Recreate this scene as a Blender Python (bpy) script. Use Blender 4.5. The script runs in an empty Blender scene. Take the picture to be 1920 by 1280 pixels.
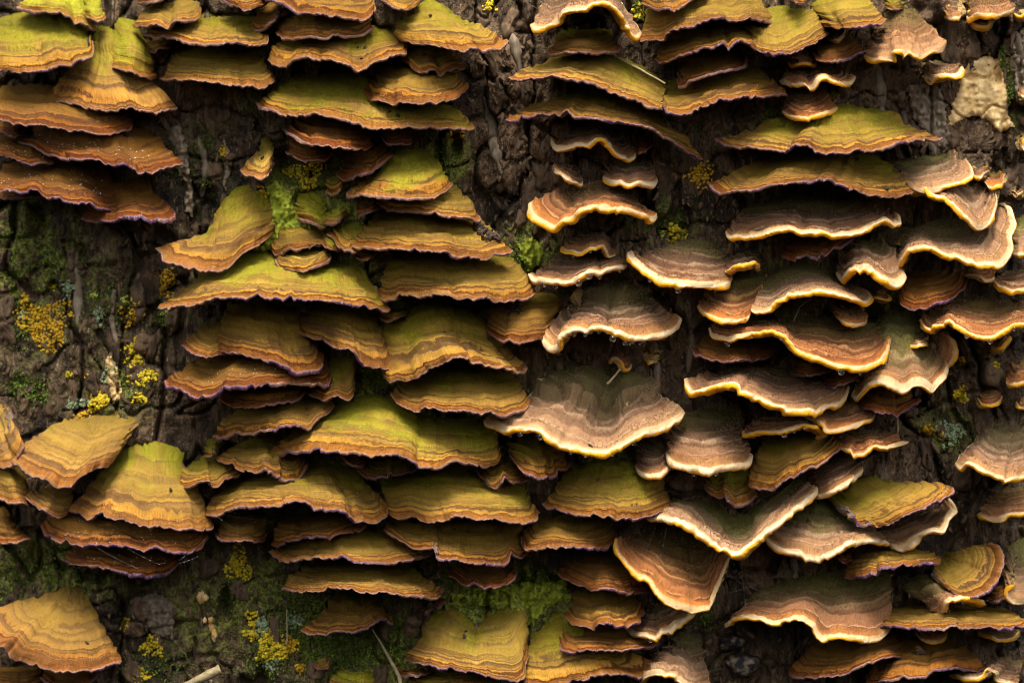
import bpy, math, random, mathutils
import numpy as np

# ------------------------------------------------------------------ camera, light, exposure
scene = bpy.context.scene
COL = scene.collection
U = 1e-4                      # one length unit of the tables below = 0.1 mm
CAMD = 7000.0                 # camera distance from the trunk face, in those units

cd = bpy.data.cameras.new('camera')
cam = bpy.data.objects.new('camera', cd)
COL.objects.link(cam)
cam.location = (0, -CAMD * U, 0)
cam.rotation_euler = (math.radians(90), 0, 0)
cd.sensor_width = 36.0
cd.lens = 36.0 * CAMD / 1920.0
cd.clip_start = 0.01
cd.clip_end = 50.0
cd.dof.use_dof = True
cd.dof.focus_distance = (CAMD - 130) * U
cd.dof.aperture_fstop = 20.0
scene.camera = cam

SUN_EL, SUN_AZ = 66.0, -12.0   # sun high, a little left, on the camera's side
world = bpy.data.worlds.new('World')
scene.world = world
world.use_nodes = True
wn = world.node_tree
wn.nodes.clear()
wo = wn.nodes.new('ShaderNodeOutputWorld')
wb = wn.nodes.new('ShaderNodeBackground')
ws = wn.nodes.new('ShaderNodeTexSky')
ws.sky_type = 'NISHITA'
ws.sun_disc = False
ws.sun_elevation = math.radians(SUN_EL)
ws.sun_rotation = math.radians(180 + SUN_AZ)
ws.dust_density = 6.0
ws.air_density = 1.0
wh = wn.nodes.new('ShaderNodeHueSaturation')      # an overcast sky is grey
wh.inputs['Saturation'].default_value = 0.25
wn.links.new(ws.outputs[0], wh.inputs['Color'])
wn.links.new(wh.outputs[0], wb.inputs[0])
wb.inputs[1].default_value = 0.092
wn.links.new(wb.outputs[0], wo.inputs[0])

sl = bpy.data.lights.new('sun', 'SUN')
sl.energy = 1.5
sl.angle = math.radians(28)
sl.color = (1.0, 0.91, 0.76)
sun = bpy.data.objects.new('sun', sl)
COL.objects.link(sun)
sun.rotation_euler = (math.radians(90 - SUN_EL), 0, math.radians(SUN_AZ))
sun.location = (0, -1, 1)

scene.view_settings.view_transform = 'Standard'
scene.view_settings.look = 'None'
scene.view_settings.gamma = 1.0
scene.view_settings.exposure = 1.76
scene.render.engine = 'CYCLES'
scene.cycles.filter_width = 1.05

# ------------------------------------------------------------------ helpers
def _hash(ix, iy, seed):
    h = (ix.astype(np.int64) * 374761393 + iy.astype(np.int64) * 668265263 + int(seed) * 2147483647 + 1442695041) & 0xffffffff
    h = ((h ^ (h >> 13)) * 1274126177) & 0xffffffff
    h = ((h ^ (h >> 16)) * 2246822519) & 0xffffffff
    return ((h ^ (h >> 15)) & 0xffffff) / float(0x7fffff) - 1.0

def noise(x, y, seed=0):
    x = np.asarray(x, float); y = np.asarray(y, float) + np.zeros_like(x)
    ix = np.floor(x); iy = np.floor(y)
    fx = x - ix; fy = y - iy
    fx = fx * fx * fx * (fx * (fx * 6 - 15) + 10); fy = fy * fy * fy * (fy * (fy * 6 - 15) + 10)
    a = _hash(ix, iy, seed); b = _hash(ix + 1, iy, seed)
    c = _hash(ix, iy + 1, seed); d = _hash(ix + 1, iy + 1, seed)
    return (a * (1 - fx) + b * fx) * (1 - fy) + (c * (1 - fx) + d * fx) * fy

def fbm(x, y, seed=0, octv=4, gain=.5):
    r = 0; a = 1; t = 0
    for k in range(octv):
        r = r + a * noise(x * 2 ** k, y * 2 ** k, seed + 17 * k); t += a; a *= gain
    return r / t

def sstep(a, b, x):
    t = np.clip((x - a) / (b - a), 0, 1)
    return t * t * (3 - 2 * t)

def at(px, py, dep):
    """point of the place: px right / py down on the trunk face (0.1 mm), dep in front of it"""
    k = (CAMD - dep) / CAMD
    return np.stack([(px - 960.0) * k * U, -dep * U + 0 * px, (640.0 - py) * k * U], -1)

def new_mesh(name, V, F, mat, parent=None, attrs=None, smooth=True):
    """V (n,3); F list of (m,k) int arrays"""
    me = bpy.data.meshes.new(name)
    if not isinstance(F, list): F = [F]
    F = [np.asarray(f) for f in F if len(f)]
    nl = sum(f.size for f in F); nf = sum(len(f) for f in F)
    me.vertices.add(len(V)); me.vertices.foreach_set('co', np.ascontiguousarray(V, dtype=np.float32).ravel())
    me.loops.add(nl); me.loops.foreach_set('vertex_index', np.concatenate([f.ravel() for f in F]).astype(np.int32))
    tot = np.concatenate([np.full(len(f), f.shape[1]) for f in F]).astype(np.int32)
    st = np.concatenate([[0], np.cumsum(tot)[:-1]]).astype(np.int32)
    me.polygons.add(nf); me.polygons.foreach_set('loop_start', st)
    me.polygons.foreach_set('use_smooth', np.full(nf, smooth))
    for an, arr in (attrs or {}).items():
        if arr.ndim == 2:
            a = me.attributes.new(an, 'FLOAT_VECTOR', 'POINT'); a.data.foreach_set('vector', np.ascontiguousarray(arr, dtype=np.float32).ravel())
        else:
            a = me.attributes.new(an, 'FLOAT', 'POINT'); a.data.foreach_set('value', np.ascontiguousarray(arr, dtype=np.float32))
    me.update(calc_edges=True)
    me.materials.append(mat)
    o = bpy.data.objects.new(name, me)
    COL.objects.link(o)
    if parent is not None: o.parent = parent
    return o

def grid_faces(nr, nc, off=0, flip=False):
    i = np.arange(nr - 1)[:, None] * nc + np.arange(nc - 1)[None, :] + off
    q = np.stack([i, i + 1, i + nc + 1, i + nc], -1).reshape(-1, 4)
    return q[:, ::-1] if flip else q

def tag(o, label, cat, group=None, kind=None):
    o['label'] = label; o['category'] = cat
    if group: o['group'] = group
    if kind: o['kind'] = kind
    return o

def thing(name, loc, label, cat, group=None):
    o = bpy.data.objects.new(name, None); COL.objects.link(o)
    o.empty_display_size = .002
    return tag(o, label, cat, group)

def tube(P, r, sides=6):
    """closed tube along world points P with radii r -> V, [F]"""
    P = np.asarray(P, float); n = len(P); r = np.broadcast_to(np.asarray(r, float), (n,))
    d = np.gradient(P, axis=0); d /= np.linalg.norm(d, axis=1)[:, None] + 1e-12
    ref = np.array([.31, .9, .2]); a = np.cross(d, ref); a /= np.linalg.norm(a, axis=1)[:, None]; b = np.cross(d, a)
    th = np.arange(sides) * 2 * math.pi / sides
    V = P[:, None] + r[:, None, None] * (a[:, None] * np.cos(th)[None, :, None] + b[:, None] * np.sin(th)[None, :, None])
    V = V.reshape(-1, 3); q = []
    for i in range(n - 1):
        for k in range(sides):
            q.append((i * sides + k, i * sides + (k + 1) % sides, (i + 1) * sides + (k + 1) % sides, (i + 1) * sides + k))
    V = np.vstack([V, P[0], P[-1]]); c0 = n * sides
    t = [(c0, (k + 1) % sides, k) for k in range(sides)] + [(c0 + 1, (n - 1) * sides + k, (n - 1) * sides + (k + 1) % sides) for k in range(sides)]
    return V, [np.array(q), np.array(t)]

class Bag:
    """collects pieces that make up ONE mesh object"""
    def __init__(s): s.V = []; s.F = {}; s.n = 0; s.A = []
    def add(s, V, F, a=None):
        for f in (F if isinstance(F, list) else [F]):
            f = np.asarray(f); s.F.setdefault(f.shape[1], []).append(f + s.n)
        s.V.append(V); s.n += len(V)
        s.A.append(np.full(len(V), a if a is not None else 0.0) if np.ndim(a) == 0 else a)
    def build(s, name, mat, parent=None, smooth=True):
        return new_mesh(name, np.vstack(s.V), [np.vstack(f) for f in s.F.values()], mat, parent, {'tint': np.concatenate(s.A)}, smooth)

def ico():
    p = (1 + 5 ** .5) / 2
    V = np.array([(-1, p, 0), (1, p, 0), (-1, -p, 0), (1, -p, 0), (0, -1, p), (0, 1, p), (0, -1, -p), (0, 1, -p), (p, 0, -1), (p, 0, 1), (-p, 0, -1), (-p, 0, 1)], float)
    F = np.array([(0, 11, 5), (0, 5, 1), (0, 1, 7), (0, 7, 10), (0, 10, 11), (1, 5, 9), (5, 11, 4), (11, 10, 2), (10, 7, 6), (7, 1, 8), (3, 9, 4), (3, 4, 2), (3, 2, 6), (3, 6, 8), (3, 8, 9), (4, 9, 5), (2, 4, 11), (6, 2, 10), (8, 6, 7), (9, 8, 1)])
    return V / np.linalg.norm(V[0]), F
ICO_V, ICO_F = ico()
def subdiv(V, F):
    V = list(map(tuple, V)); m = {}; out = []
    def mid(a, b):
        k = (min(a, b), max(a, b))
        if k not in m:
            p = (np.array(V[a]) + np.array(V[b])) / 2; p /= np.linalg.norm(p); m[k] = len(V); V.append(tuple(p))
        return m[k]
    for a, b, c in F:
        x, y, z = mid(a, b), mid(b, c), mid(c, a)
        out += [(a, x, z), (b, y, x), (c, z, y), (x, y, z)]
    return np.array(V), np.array(out)
ICO2_V, ICO2_F = subdiv(ICO_V, ICO_F)
ICO3_V, ICO3_F = subdiv(ICO2_V, ICO2_F)

# ------------------------------------------------------------------ materials
class NT:
    def __init__(s, name):
        s.m = bpy.data.materials.new(name); s.m.use_nodes = True
        s.t = s.m.node_tree; s.t.nodes.clear()
        s.out = s.t.nodes.new('ShaderNodeOutputMaterial')
        s.b = s.n('ShaderNodeBsdfPrincipled'); s.l(s.b.outputs[0], s.out.inputs[0])
    def n(s, ty, **kw):
        nd = s.t.nodes.new(ty)
        for k, v in kw.items(): setattr(nd, k, v)
        return nd
    def l(s, a, b): s.t.links.new(a, b)
    def put(s, sock, v):
        if isinstance(v, (int, float)): sock.default_value = v
        elif isinstance(v, tuple):
            sock.default_value = (v + (1,))[:4] if sock.type == 'RGBA' else v
        else: s.l(v, sock)
    def math(s, op, a, b=0.0, c=0.0, clamp=False):
        nd = s.n('ShaderNodeMath', operation=op, use_clamp=clamp)
        for i, v in enumerate((a, b, c)): s.put(nd.inputs[i], v)
        return nd.outputs[0]
    def attr(s, name):
        nd = s.n('ShaderNodeAttribute', attribute_name=name)
        return nd
    def sep(s, v):
        nd = s.n('ShaderNodeSeparateXYZ'); s.l(v, nd.inputs[0]); return nd.outputs
    def comb(s, x, y, z):
        nd = s.n('ShaderNodeCombineXYZ')
        for i, v in enumerate((x, y, z)): s.put(nd.inputs[i], v)
        return nd.outputs[0]
    def noise(s, vec, scale, detail=2.0, rough=.5, dist=0.0):
        nd = s.n('ShaderNodeTexNoise'); s.l(vec, nd.inputs['Vector'])
        nd.inputs['Scale'].default_value = scale; nd.inputs['Detail'].default_value = detail
        nd.inputs['Roughness'].default_value = rough; nd.inputs['Distortion'].default_value = dist
        return nd.outputs[0]
    def ss(s, x, a, b, lo=0.0, hi=1.0):
        nd = s.n('ShaderNodeMapRange', interpolation_type='SMOOTHSTEP')
        s.put(nd.inputs[0], x); s.put(nd.inputs[1], a); s.put(nd.inputs[2], b); s.put(nd.inputs[3], lo); s.put(nd.inputs[4], hi)
        return nd.outputs[0]
    def mix(s, f, a, b, mode='MIX'):
        nd = s.n('ShaderNodeMix', data_type='RGBA', blend_type=mode)
        s.put(nd.inputs[0], f); s.put(nd.inputs[6], a); s.put(nd.inputs[7], b)
        return nd.outputs[2]
    def ramp(s, f, stops):
        nd = s.n('ShaderNodeValToRGB'); e = nd.color_ramp.elements
        while len(e) < len(stops): e.new(.5)
        for i, (p, c) in enumerate(stops): e[i].position = p; e[i].color = c + (1,)
        s.l(f, nd.inputs[0]); return nd.outputs[0]
    def bump(s, h, dist, strength=1.0, prev=None):
        nd = s.n('ShaderNodeBump'); nd.inputs['Distance'].default_value = dist; nd.inputs['Strength'].default_value = strength
        s.l(h, nd.inputs['Height'])
        if prev is not None: s.l(prev, nd.inputs['Normal'])
        return nd.outputs[0]
    def fin(s, col, rough=.7, normal=None, spec=.3, **kw):
        s.put(s.b.inputs['Base Color'], col); s.put(s.b.inputs['Roughness'], rough); s.b.inputs['Specular IOR Level'].default_value = spec
        if normal is not None: s.l(normal, s.b.inputs['Normal'])
        for k, v in kw.items(): s.put(s.b.inputs[k.replace('_', ' ')], v)
        return s.m

def zone_setup(T):
    arc, q, s_ = T.sep(T.attr('zone').outputs['Vector'])
    g, o, seed = T.sep(T.attr('look').outputs['Vector'])
    lime, pale, v = T.sep(T.attr('tone').outputs['Vector'])
    vec = T.comb(arc, q, seed)
    n1 = T.noise(vec, .28, 2.0)
    n2 = T.noise(vec, 1.6, 2.0)
    # per bracket rhythm of the growth zones
    rnd = T.math('FRACT', T.math('MULTIPLY', seed, .731))
    qs = T.math('MULTIPLY', T.math('MULTIPLY', q, T.attr('zscale').outputs['Fac']), T.math('MULTIPLY_ADD', rnd, .5, .72))
    n0 = T.noise(T.comb(T.math('MULTIPLY', q, .35), seed, T.math('MULTIPLY', arc, .02)), 1.0, 1.0)
    # slow drift of zone widths + small tremble of the lines
    qw = T.math('ADD', qs, T.math('MULTIPLY_ADD', n1, 1.5, -.75))
    qw = T.math('ADD', qw, T.math('MULTIPLY_ADD', n0, 3.6, -1.8))
    amp = T.ss(q, 0.0, 1.6, 0.15, 1.0)
    qw = T.math('ADD', T.math('MULTIPLY', qs, T.math('SUBTRACT', 1.0, amp)), T.math('MULTIPLY', qw, amp))
    qw = T.math('ADD', qw, T.math('MULTIPLY_ADD', n2, .5, -.25))
    return arc, q, s_, g, o, seed, lime, pale, v, vec, n1, n2, qw

def mat_cap_ochre():
    T = NT('ochre_cap')
    arc, q, s_, g, o, seed, lime, pale, v, vec, n1, n2, qw = zone_setup(T)
    f = T.noise(T.comb(T.math('MULTIPLY', arc, 4.6), T.math('MULTIPLY', q, .45), seed), 1.0, 4.0, .7)
    x = T.math('DIVIDE', T.math('ADD', qw, T.math('MULTIPLY_ADD', f, .55, -.275)), 14.5, clamp=True)
    # each zone starts sharp and bright on its outer side and dulls inwards
    col = T.ramp(x, [
        (0.000, (0.40, 0.180, 0.070)), (0.020, (0.40, 0.160, 0.026)), (0.078, (0.28, 0.102, 0.015)),  # outermost orange lowered to paint in the shading of the downturned edge
        (0.090, (0.10, 0.030, 0.006)), (0.106, (0.11, 0.034, 0.007)), (0.118, (0.58, 0.245, 0.022)), (0.138, (0.58, 0.310, 0.038)), (0.170, (0.42, 0.235, 0.036)),
        (0.205, (0.17, 0.095, 0.030)), (0.232, (0.11, 0.054, 0.017)), (0.248, (0.49, 0.295, 0.038)), (0.290, (0.37, 0.232, 0.036)),
        (0.335, (0.21, 0.135, 0.036)), (0.350, (0.42, 0.280, 0.036)), (0.430, (0.33, 0.225, 0.032)),
        (0.480, (0.21, 0.145, 0.032)), (0.495, (0.39, 0.270, 0.033)), (0.680, (0.31, 0.220, 0.030)), (0.730, (0.20, 0.140, 0.028)),
        (0.748, (0.35, 0.250, 0.030)), (1.000, (0.25, 0.185, 0.026))])
    # fine lines between the main zones
    ln = T.noise(T.comb(T.math('MULTIPLY', qw, 2.9), seed, T.math('MULTIPLY', arc, .03)), 1.0, 2.0)
    lf = T.ss(q, 10.0, 3.0, .4, 1.0)
    col = T.mix(T.math('MULTIPLY', lf, T.ss(ln, .53, .64, 0.0, .75)), col, (.13, .050, .014))
    col = T.mix(T.math('MULTIPLY', lf, T.ss(ln, .44, .30, 0.0, .5)), col, (.60, .36, .09))
    # broad unevenness: bleached and darker stretches
    n3 = T.noise(vec, .11, 2.0)
    col = T.mix(T.ss(n3, .35, .7, .35, 0.0), col, (.14, .07, .02))
    # redder, darker wood-brown brackets
    col = T.mix(T.math('MULTIPLY', o, 1.5, clamp=True), col, T.mix(1.0, col, (.55, .35, .42), 'MULTIPLY'))
    col = T.mix(T.math('MULTIPLY', pale, T.ss(q, .5, 2.5, .4, .9)), col, T.mix(.22, T.mix(1.0, col, (1.3, 1.12, 1.5), 'MULTIPLY'), (.56, .33, .13)))
    # algae from the attachment outwards
    d = T.math('SUBTRACT', T.math('ADD', T.math('SUBTRACT', 1.0, s_), g), 1.0)
    d = T.math('ADD', d, T.math('MULTIPLY_ADD', n1, .5, -.25))
    d = T.math('ADD', d, T.math('MULTIPLY_ADD', T.noise(vec, .13, 2.0), 1.3, -.70))
    gm = T.math('MULTIPLY', T.ss(d, -.16, .34, 0.0, .92), T.ss(T.noise(vec, 2.4, 4.0, .72), .30, .54, .45, 1.0))
    gcol = T.mix(T.ss(n2, .35, .65), (.135, .150, .006), (.27, .248, .013))
    gcol = T.mix(T.math('MULTIPLY', lime, T.ss(n1, .3, .6, .35, 1.0)), gcol, (.44, .48, .03))
    gcol = T.mix(T.math('MULTIPLY', T.ss(d, .25, .75, 0.0, .75), T.math('SUBTRACT', 1.0, lime)), gcol, (.044, .064, .007))
    gcol = T.mix(.28, gcol, T.mix(1.0, col, (.95, 1.1, .5), 'MULTIPLY'))
    col = T.mix(gm, col, gcol)
    # radial fibres, strongest near the margin
    fm = T.ss(q, 7.0, 0.0, .5, 1.25)
    fv = T.math('MULTIPLY_ADD', T.math('SUBTRACT', f, .5), T.math('MULTIPLY', fm, 1.5), 1.0)
    hs = T.n('ShaderNodeHueSaturation'); T.l(col, hs.inputs['Color']); T.l(fv, hs.inputs['Value'])
    col = hs.outputs[0]
    col = T.mix(T.math('MULTIPLY', T.ss(f, .40, .27, 0.0, .75), T.ss(q, 3.5, .3)), col, (.12, .038, .010))
    gr = T.noise(vec, 7.5, 3.0, .7)
    col = T.mix(T.ss(gr, .52, .72, 0.0, .35), col, (.09, .04, .012))
    col = T.mix(T.ss(gr, .46, .3, 0.0, .25), col, (.58, .38, .12))
    # stains and dirt
    st = T.noise(vec, .75, 3.0, .6)
    col = T.mix(T.ss(st, .58, .75, 0.0, .35), col, (.11, .06, .022))
    sp = T.noise(vec, 4.2, 1.0)
    col = T.mix(T.ss(sp, .71, .77, 0.0, .85), col, (.05, .03, .015))
    # pale pinkish to violet edge
    ed = T.math('ADD', q, T.math('MULTIPLY_ADD', f, -.5, .25))
    col = T.mix(T.ss(ed, .32, .05, 0.0, .75), col, T.mix(v, (.42, .25, .15), (.30, .17, .19)))
    h = T.math('ADD', T.math('MULTIPLY', f, .8), T.math('MULTIPLY', T.noise(vec, 6.0, 3.0, .65), .9))
    h = T.math('ADD', h, T.math('MULTIPLY', ln, .8))
    nb = T.bump(h, .00032, 1.0)
    return T.fin(col, T.ss(n1, .3, .7, .5, .8), nb, .07, Sheen_Weight=.0)

def mat_margin_ochre():
    T = NT('violet_margin')
    arc, q, s_ = T.sep(T.attr('zone').outputs['Vector'])
    g, o, seed = T.sep(T.attr('look').outputs['Vector'])
    lime, pale, v = T.sep(T.attr('tone').outputs['Vector'])
    vec = T.comb(arc, q, seed)
    f = T.noise(T.comb(T.math('MULTIPLY', arc, 3.2), q, seed), 1.0, 2.0)
    v = T.math('MULTIPLY', v, T.ss(T.noise(T.comb(T.math('MULTIPLY', arc, .14), 0.0, seed), 1.0, 2.0), .36, .56, .15, 1.25), clamp=True)
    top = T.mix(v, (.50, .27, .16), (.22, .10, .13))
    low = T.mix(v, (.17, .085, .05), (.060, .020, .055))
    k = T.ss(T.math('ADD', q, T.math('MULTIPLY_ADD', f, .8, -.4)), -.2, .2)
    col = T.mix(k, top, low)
    col = T.mix(T.ss(f, .55, .75, 0.0, .5), col, (.42, .30, .30))
    nb = T.bump(T.noise(vec, 5.0, 2.0), .0002, .8)
    return T.fin(col, .5, nb, .4)

def mat_cap_velvet():
    T = NT('velvet_cap')
    arc, q, s_, g, o, seed, lime, pale, v, vec, n1, n2, qw = zone_setup(T)
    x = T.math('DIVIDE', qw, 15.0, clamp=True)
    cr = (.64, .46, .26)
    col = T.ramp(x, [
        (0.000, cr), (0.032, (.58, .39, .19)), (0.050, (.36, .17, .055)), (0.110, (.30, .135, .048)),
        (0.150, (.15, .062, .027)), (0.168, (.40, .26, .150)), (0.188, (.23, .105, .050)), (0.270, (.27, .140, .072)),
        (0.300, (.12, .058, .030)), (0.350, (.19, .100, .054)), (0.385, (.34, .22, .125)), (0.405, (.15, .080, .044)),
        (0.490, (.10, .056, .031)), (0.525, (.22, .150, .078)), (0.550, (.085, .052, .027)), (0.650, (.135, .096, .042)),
        (0.690, (.065, .046, .021)), (0.790, (.115, .090, .034)), (0.870, (.070, .055, .022)), (1.000, (.065, .055, .020))])  # late stops: dark old growth, with some of the base's shade painted in
    orange = T.mix(1.0, col, (1.25, .92, .55), 'MULTIPLY')
    col = T.mix(T.math('MULTIPLY', T.ss(o, .6, 1.0), T.ss(q, .4, 1.0)), col, orange)
    lt = T.mix(T.ss(q, 9.0, 2.0, .2, .9), col, (.46, .28, .145))
    col = T.mix(T.math('MULTIPLY', pale, .75), col, lt)
    d = T.math('SUBTRACT', T.math('ADD', T.math('SUBTRACT', 1.0, s_), g), 1.0)
    d = T.math('ADD', d, T.math('MULTIPLY_ADD', n1, .5, -.25))
    gm = T.ss(d, -.22, .30, 0.0, .88)
    gcol = T.mix(T.ss(n2, .35, .65), (.13, .135, .030), (.235, .215, .062))
    gcol = T.mix(T.ss(d, .3, .8, 0.0, .7), gcol, (.058, .068, .018))
    gcol = T.mix(.5, gcol, T.mix(1.0, col, (.85, 1.0, .50), 'MULTIPLY'))
    col = T.mix(gm, col, gcol)
    f = T.noise(T.comb(T.math('MULTIPLY', arc, 4.5), T.math('MULTIPLY', q, 1.1), seed), 1.0, 3.0, .6)
    fv = T.math('MULTIPLY_ADD', T.math('SUBTRACT', f, .5), T.ss(q, .4, 1.2, .2, 1.1), 1.0)
    hs = T.n('ShaderNodeHueSaturation'); T.l(col, hs.inputs['Color']); T.l(fv, hs.inputs['Value'])
    col = hs.outputs[0]
    sp = T.noise(vec, 4.0, 1.0)
    col = T.mix(T.ss(sp, .75, .81, 0.0, .7), col, (.05, .03, .015))
    h = T.math('ADD', f, T.math('MULTIPLY', T.noise(vec, 9.0, 3.0, .7), 1.2))
    nb = T.bump(h, .00022, .9)
    return T.fin(col, .85, nb, .05, Sheen_Weight=.02, Sheen_Roughness=.5)

def mat_margin_velvet():
    T = NT('cream_margin')
    arc, q, s_ = T.sep(T.attr('zone').outputs['Vector'])
    g, o, seed = T.sep(T.attr('look').outputs['Vector'])
    lime, pale, v = T.sep(T.attr('tone').outputs['Vector'])
    vec = T.comb(arc, q, seed)
    n = T.noise(T.comb(T.math('MULTIPLY', arc, .7), q, seed), 1.0, 2.0)
    # q runs 0 (top of the roll) .. 1 (under it): cream felt above, golden young pores below
    k = T.ss(T.math('ADD', q, T.math('MULTIPLY_ADD', n, .5, -.25)), T.math('MULTIPLY_ADD', v, -.5, .48), T.math('MULTIPLY_ADD', v, -.5, .60))
    top = T.mix(T.ss(o, .65, 1.0), (.66, .49, .29), (.58, .34, .12))
    dn = T.noise(vec, .45, 3.0)
    top = T.mix(T.ss(dn, .44, .70, 0.0, .8), top, (.34, .19, .085))
    col = T.mix(k, top, (.66, .31, .012))
    nb = T.bump(T.math('ADD', T.noise(vec, 3.0, 3.0), T.math('MULTIPLY', n, .6)), .0003, .7)
    return T.fin(col, .6, nb, .15, Subsurface_Weight=.25, Subsurface_Radius=(.0012, .0006, .00025), Subsurface_Scale=1.0)

def mat_pores(name, c1, c2):
    T = NT(name)
    tc = T.n('ShaderNodeTexCoord').outputs['Object']
    vo = T.n('ShaderNodeTexVoronoi'); T.l(tc, vo.inputs['Vector']); vo.inputs['Scale'].default_value = 2600.0
    n = T.noise(tc, 300.0, 3.0)
    col = T.mix(n, c1, c2)
    col = T.mix(T.ss(vo.outputs['Distance'], .15, .45, .6, 0.0), col, (.03, .02, .012))
    nb = T.bump(vo.outputs['Distance'], .0003, .8)
    return T.fin(col, .8, nb, .2)

def mat_fuzz():
    T = NT('velvet_hair')
    arc, q, s_ = T.sep(T.attr('zone').outputs['Vector'])
    g, o, seed = T.sep(T.attr('look').outputs['Vector'])
    d = T.math('SUBTRACT', T.math('ADD', T.math('SUBTRACT', 1.0, s_), g), 1.0)
    col = T.mix(T.ss(d, -.1, .35), (.36, .225, .12), (.15, .135, .045))
    return T.fin(col, .8, None, .1)

def mat_bark():
    T = NT('bark')
    tc = T.n('ShaderNodeTexCoord').outputs['Object']
    mp = T.n('ShaderNodeMapping'); T.l(tc, mp.inputs[0]); mp.inputs['Scale'].default_value = (1, 1, .16)
    fib = T.noise(mp.outputs[0], 900.0, 4.0, .65, .3)
    big = T.noise(tc, 60.0, 3.0, .55)
    med = T.noise(tc, 260.0, 4.0, .6)
    fine = T.noise(tc, 1500.0, 3.0, .6)
    hgt, alg, warm = T.sep(T.attr('mask').outputs['Vector'])
    col = T.mix(T.ss(fib, .32, .7), (.028, .018, .010), (.17, .104, .054))
    col = T.mix(T.ss(med, .48, .68, 0.0, .75), col, (.19, .135, .085))
    col = T.mix(T.math('MULTIPLY', T.ss(fib, .56, .72), T.ss(big, .42, .6, 0.1, .8)), col, (.30, .23, .15))
    col = T.mix(T.math('MULTIPLY', warm, T.ss(med, .35, .6, .2, .8)), col, (.20, .115, .062))
    # soil-dark patches and green film
    col = T.mix(T.ss(big, .52, .36, 0.0, .8), col, (.016, .013, .010))
    ga = T.math('MULTIPLY', T.ss(alg, .05, .5), T.ss(T.math('MULTIPLY_ADD', alg, .3, med), .48, .70))
    col = T.mix(T.math('MULTIPLY', ga, .9), col, T.mix(T.ss(fine, .4, .6), (.085, .095, .014), (.27, .29, .045)))
    col = T.mix(T.math('MULTIPLY', T.ss(T.noise(tc, 420.0, 3.0, .6), .60, .70), T.ss(big, .4, .55, .1, .7)), col, (.085, .092, .03))
    col = T.mix(T.ss(T.noise(mp.outputs[0], 1500.0, 2.0), .64, .72, 0.0, .75), col, (.34, .25, .15))
    col = T.mix(T.ss(T.noise(tc, 520.0, 2.0, .5, 1.0), .72, .77, 0.0, .8), col, (.34, .19, .02))
    col = T.mix(T.math('MULTIPLY', T.ss(alg, .62, .85), T.ss(med, .38, .6)), col, T.mix(T.ss(fine, .35, .65), (.20, .22, .03), (.46, .48, .09)))
    h = T.math('ADD', T.math('MULTIPLY', fib, 1.4), T.math('ADD', med, T.math('MULTIPLY', fine, .8)))
    nb = T.bump(h, .0012, 1.0)
    return T.fin(col, T.ss(med, .3, .7, .5, .85), nb, .2)

def mat_tint(name, c0, c1, scale=900.0, rough=.75, bump=.0003, spec=.3, stretch=1.0, sss=0.0):
    """colour between c0 and c1 by the piece's own tint and grain"""
    T = NT(name)
    tc = T.n('ShaderNodeTexCoord').outputs['Object']
    mp = T.n('ShaderNodeMapping'); T.l(tc, mp.inputs[0]); mp.inputs['Scale'].default_value = (1, 1, stretch)
    n = T.noise(mp.outputs[0], scale, 4.0, .6)
    t = T.attr('tint').outputs['Fac']
    col = T.mix(T.math('ADD', T.math('MULTIPLY', t, .6), T.ss(n, .3, .7, -.1, .5), clamp=True), c0, c1)
    return T.fin(col, rough, T.bump(n, bump, .8), spec)

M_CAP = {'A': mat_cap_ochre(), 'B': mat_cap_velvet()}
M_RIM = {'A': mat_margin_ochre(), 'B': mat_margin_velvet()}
M_POR = {'A': mat_pores('violet_pores', (.10, .065, .05), (.20, .14, .10)), 'B': mat_pores('buff_pores', (.26, .17, .07), (.42, .28, .10))}
M_FUZZ = mat_fuzz()
M_BARK = mat_bark()
M_FLAKE = mat_tint('bark_flake', (.026, .017, .010), (.16, .098, .053), 700.0, .75, .0008, .2, .25)
M_PALE = mat_tint('pale_wood', (.42, .25, .085), (.94, .69, .34), 420.0, .8, .0007, .08)
M_STRAND = mat_tint('wood_strand', (.09, .065, .042), (.30, .23, .15), 900.0, .7, .0005, .35, .2)
M_MOSS = mat_tint('moss', (.030, .056, .006), (.135, .20, .018), 900.0, .6, .0001)
M_LICH = {'o': mat_tint('orange_lichen', (.36, .185, .006), (.66, .40, .012), 1500.0, .7),
          'y': mat_tint('yellow_lichen', (.40, .27, .008), (.70, .54, .018), 1500.0, .7),
          'g': mat_tint('grey_lichen', (.12, .16, .085), (.30, .36, .20), 1500.0, .8),
          'l': mat_tint('lime_lichen', (.22, .28, .03), (.50, .56, .09), 1500.0, .7)}
M_CRUST = mat_tint('algae_crust', (.15, .18, .016), (.46, .50, .055), 500.0, .8, .0005, .1)
M_STRAW = mat_tint('straw', (.18, .13, .06), (.40, .32, .17), 900.0, .6)
M_CRUMB = mat_tint('crumb', (.012, .008, .005), (.07, .042, .024), 2500.0, .7)
M_CHAR = mat_tint('charred_wood', (.012, .010, .009), (.40, .30, .20), 700.0, .7, .0006)
M_WATER = NT('water'); M_WATER.b.inputs['Transmission Weight'].default_value = 1.0; M_WATER = M_WATER.fin((1.0, .97, .9), .02, None, .5, IOR=1.333)
M_DEW = NT('dew').fin((.8, .8, .8), .15, None, .5)
M_WEB = NT('spider_silk').fin((.28, .28, .28), .4, None, .5)

# ------------------------------------------------------------------ the trunk
TR_X, TR_R = 1080.0, 3000.0
def trunk_dep(u, v):
    d = np.clip(np.abs(u - TR_X), 0, TR_R * .995)
    return -(TR_R - np.sqrt(TR_R ** 2 - d ** 2)) + 12 * np.sin(v / 420.0)

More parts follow.
